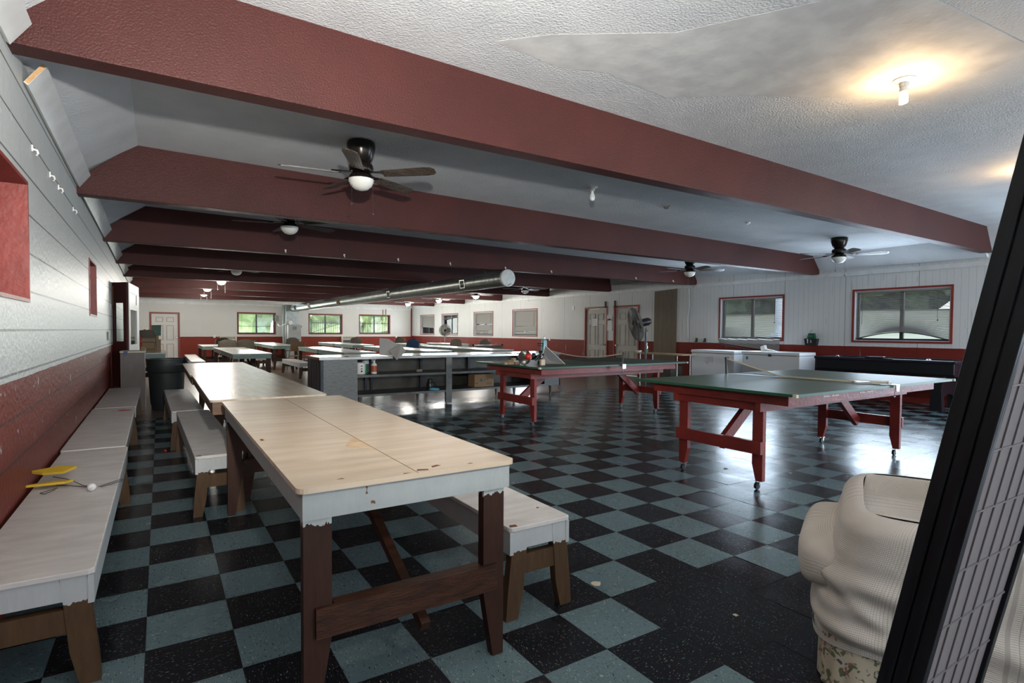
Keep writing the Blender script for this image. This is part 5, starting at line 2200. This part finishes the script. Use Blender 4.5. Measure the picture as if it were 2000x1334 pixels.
# air hockey table
t = thing('air_hockey_table', 'long black air hockey table under the near right window', 'air hockey table', (10.42, 3.52, 0), R(1.6))
Wd, Ln, zt = .95, 2.10, .80
mb = MB()
mb.prism([(0, .60), (.03, .56), (Wd-.03, .56), (Wd, .60), (Wd, zt-.03), (0, zt-.03)], 'y', 0, Ln)
mb.build('body', 'ahblack', t, bevel=.01)
mb = MB()
for bx in ((-.02, .08, -.02, Ln+.02), (Wd-.08, Wd+.02, -.02, Ln+.02), (.08, Wd-.08, -.02, .08), (.08, Wd-.08, Ln-.08, Ln+.02)):
    mb.box(bx[0], bx[1], bx[2], bx[3], zt-.03, zt+.012)
mb.build('top_rail', 'ahtop', t, bevel=.008)
mb = MB()
mb.box(.08, Wd-.08, .08, Ln-.08, zt-.03, zt-.012)
mb.build('playing_surface', 'ahtop', t)
mb = MB()
mb.box(-.03, .05, Ln*.46, Ln*.60, zt+.012, zt+.045)
mb.build('score_unit', 'ahtop', t, bevel=.005)
mb = MB()
mb.box(-.02, .02, Ln*.40, Ln*.66, zt+.012, zt+.02)
mb.build('score_base', 'steel_lt', t)
for yy in (.18, Ln-.30):
    for xx in (.05, Wd-.17):
        mb = MB()
        mb.prism([(yy-.02, .565), (yy+.15, .565), (yy+.13, .35), (yy+.15, .0), (yy-.02, .0), (yy, .35)], 'x', xx, xx+.12)
        mb.build('leg', 'ahblack', t)
    mb = MB()
    n = 10
    arch = [(.17+(Wd-.34)*i/n, .16+.10*math.sin(PI*i/n)) for i in range(n+1)]
    mb.prism([(Wd-.17, .46), (.17, .46)]+arch, 'y', yy+.03, yy+.08)
    mb.build('leg_panel', 'ahblack', t)
for y_, lb in ((.35, 'small clear striker on the near part of the air hockey rail'), (1.75, 'small pale striker on the far part of the air hockey rail')):
    mb = MB()
    mb.lathe([(.035, 0), (.038, .008), (.02, .015), (.014, .03)], seg=16)
    o = mb.build('striker', 'steel_lt', smooth=True, loc=(10.45, 3.52+y_, zt+.0125))
    tag(o, lb, 'striker')

# ------------------------------------------------------------------ slipcovered armchair and folding screen


def drape(mb, fn, nu, nv):
    mb.grid(fn, nu, nv)


def superell(cx, cy, rx, ry, a, e=.45):
    c, s = math.cos(a), math.sin(a)
    return cx+rx*math.copysign(abs(c)**e, c), cy+ry*math.copysign(abs(s)**e, s)


t = thing('armchair', 'armchair in a cream waffle knit slipcover, floral skirt showing below', 'armchair', (2.42, .872, 0), R(25))


def yf(z):
    """front of the arms slopes back towards the top"""
    k = min(1, max(0, (z-.30)/.30))
    return .36-.075*k*k*(3-2*k)


def cover(u, v):
    """cover from the hem (v=0) over the shoulder to the top (v=1)"""
    a = u*2*PI
    if v < .74:
        k = v/.74
        z = .165+k*.395
        sc = 1
    else:
        k = (v-.74)/.26
        z = .56+.062*math.sin(k*PI/2)
        sc = 1-.155*(1-math.cos(k*PI/2))
    y1 = yf(z)
    y0 = -.42
    x, y = superell(0, (y0+y1)/2, .42*sc, (y1-y0)/2*(1-(1-sc)*1.3), a, .34)
    w = max(0, 1-v/.75)
    g = y+.42
    f = .013*math.sin((z*1.0-.32*g)*34+1.0)*math.exp(-((z-.26-.05*g)/.13)**2)
    f += .016*math.exp(-((z-.40+.75*(.33-y))/.035)**2)*(1 if y > -.1 else .3)
    f += .010*math.sin(z*70+a*2)*w*(1 if y > .12 else .15)
    n = Vector((math.copysign(abs(math.cos(a))**.8, math.cos(a)), math.copysign(abs(math.sin(a))**.8, math.sin(a)), 0)).normalized()
    x += f*n.x
    y += f*n.y
    z += .012*math.sin(y*6+.5)*w
    return (x, y, z)


mb = MB()
mb.grid(cover, 160, 56, su=2.9, sv=.62)


def crown(u, v):
    x0, y0, z0 = cover(u, 1.0)
    k = 1-v
    xx, yy = x0*k, (y0+.08)*k-.08
    dip = .035*min(1, max(0, (.28-abs(xx))/.06))
    dip = dip if yy > -.22 else 0
    return (xx, yy, z0-dip+.006*math.sin(xx*30))


mb.grid(crown, 160, 22, su=2.6, sv=.4)
bmesh.ops.remove_doubles(mb.bm, verts=mb.bm.verts[:], dist=.0004)
mb.build('slipcover', 'knit', t, smooth=True, autosmooth=180)
mb = MB()
# seat cushion pushing out beyond the arm


def cushion(u, v):
    th = (u-.5)*PI
    a = v*2*PI
    cz = math.copysign(abs(math.sin(th))**.5, math.sin(th))
    cr = abs(math.cos(th))**.4
    x, y = superell(0, .16, .365*cr, .262*cr, a, .4)
    return (x, y, .408+.088*cz-.05*max(0, -(x+.2))*1.0+.006*math.sin(x*25+y*30)*cr)


mb.grid(cushion, 30, 96, su=.6, sv=1.9)
mb.build('seat_cushion', 'knit', t, smooth=True, autosmooth=180)
mb = MB()


def backr(u, v):
    a = u*2*PI
    if v < .8:
        z = .45+v/.8*.26
        sc = 1
    else:
        k = (v-.8)/.2
        z = .71+.05*math.sin(k*PI/2)
        sc = math.cos(k*PI/2)**.6 if k < 1 else 0
    x, y = superell(0, -.31, .36*max(sc, .001), .11*max(sc, .001), a, .5)
    return (x, y, z)


mb.grid(backr, 80, 24, su=1.8, sv=.4)
mb.build('back_cover', 'knit', t, smooth=True, autosmooth=180)
mb = MB()


def skirt(u, v):
    a = u*2*PI
    x, y = superell(0, -.03, .408, .375, a, .3)
    f = .004*math.sin(a*18)*(1-v)
    return (x+f*math.cos(a), y+f*math.sin(a), .01+v*.20)


mb.grid(skirt, 160, 8)
mb.build('skirt', 'floral', t, smooth=True)
mb = MB()


def hem(u, v):
    x, y, z = cover(u, 0)
    return (x*1.012, y*1.012, z-.010+v*.020)


mb.grid(hem, 160, 2, su=2.9, sv=.02)
mb.build('hem', 'knit', t, smooth=True)

# folding screen leaning towards the camera, three leaves folded together
t = thing('folding_screen', 'black framed folding screen with rice paper leaves, folded and leaning at the right edge', 'screen', (1.345, .588, 0), R(-1.2))
t.rotation_euler = (R(10.85), 0, R(-1.2))
HS, WS = 1.72, .405
for k in range(3):
    y0 = k*.026
    xo = -.004*k
    mb = MB()
    st = .024
    mb.box(xo, xo+st, y0, y0+.0235, 0, HS)
    mb.box(xo+WS-st, xo+WS, y0, y0+.0235, 0, HS)
    mb.box(xo+st, xo+WS-st, y0, y0+.0235, .06, .09)
    mb.box(xo+st, xo+WS-st, y0, y0+.0235, HS-.03, HS)
    o = mb.build('leaf_frame', 'screenblack', t, bevel=.002)
    mb = MB()
    mb.box(xo+st, xo+WS-st, y0+.009, y0+.0105, .09, HS-.03)
    mb.build('paper', 'ricepaper', o)
    mb = MB()
    for i in range(1, 6):
        x = xo+st+(WS-2*st)*i/6
        mb.box(x-.002, x+.002, y0+.006, y0+.009, .09, HS-.03)
    for j in range(1, 12):
        z = .09+(HS-.12)*j/12
        mb.box(xo+st, xo+WS-st, y0+.006, y0+.009, z-.002, z+.002)
    mb.build('lattice', 'lattice', o)
for z in (1.508, .25):
    mb = MB()
    mb.box(-.016, -.0135, -.001, .022, z-.027, z+.027)
    mb.box(-.028, -.026, .027, .055, z-.028, z+.028) if False else None
    mb.lathe([(.004, -.03), (.004, .03)], (-.016, .025, z), 10, 'z')
    for dz in (-.018, .018):
        mb.sphere((-.0165, .011, z+dz), .0035, .5, 1, 1, 8)
    mb.build('hinge', 'brass', t)

# little white hooks along the lower edge of the third beam
for k, x in enumerate((1.67, 2.58, 3.51, 4.51, 5.70, 6.81, 9.21, 10.45)):
    mb = MB()
    mb.tube([(x, 9.098, 2.47), (x, 9.080, 2.462), (x, 9.074, 2.448), (x, 9.082, 2.436)], .007, 6)
    mb.box(x-.012, x+.012, 9.094, 9.099, 2.455, 2.49)
    nm = ['first', 'second', 'third', 'fourth', 'fifth', 'sixth', 'seventh', 'eighth'][k]
    tag(mb.build('beam_hook', 'white'), 'little white hook low on the third maroon beam, %s from the left' % nm, 'hook', 'white hooks on the third beam')
for k, y in enumerate((4.02, 4.64, 5.02, 5.86)):
    mb = MB()
    xw = -.585-.0075*(y-3.4)
    mb.tube([(xw+.001, y, 2.235), (xw+.022, y, 2.23), (xw+.026, y, 2.212), (xw+.018, y, 2.20)], .006, 6)
    mb.box(xw, xw+.006, y-.012, y+.012, 2.22, 2.255)
    nm = ['nearest', 'second nearest', 'third nearest', 'farthest'][k]
    tag(mb.build('wall_hook', 'white'), 'little white hook high on the left block wall, %s of four' % nm, 'hook', 'white hooks on the block wall')
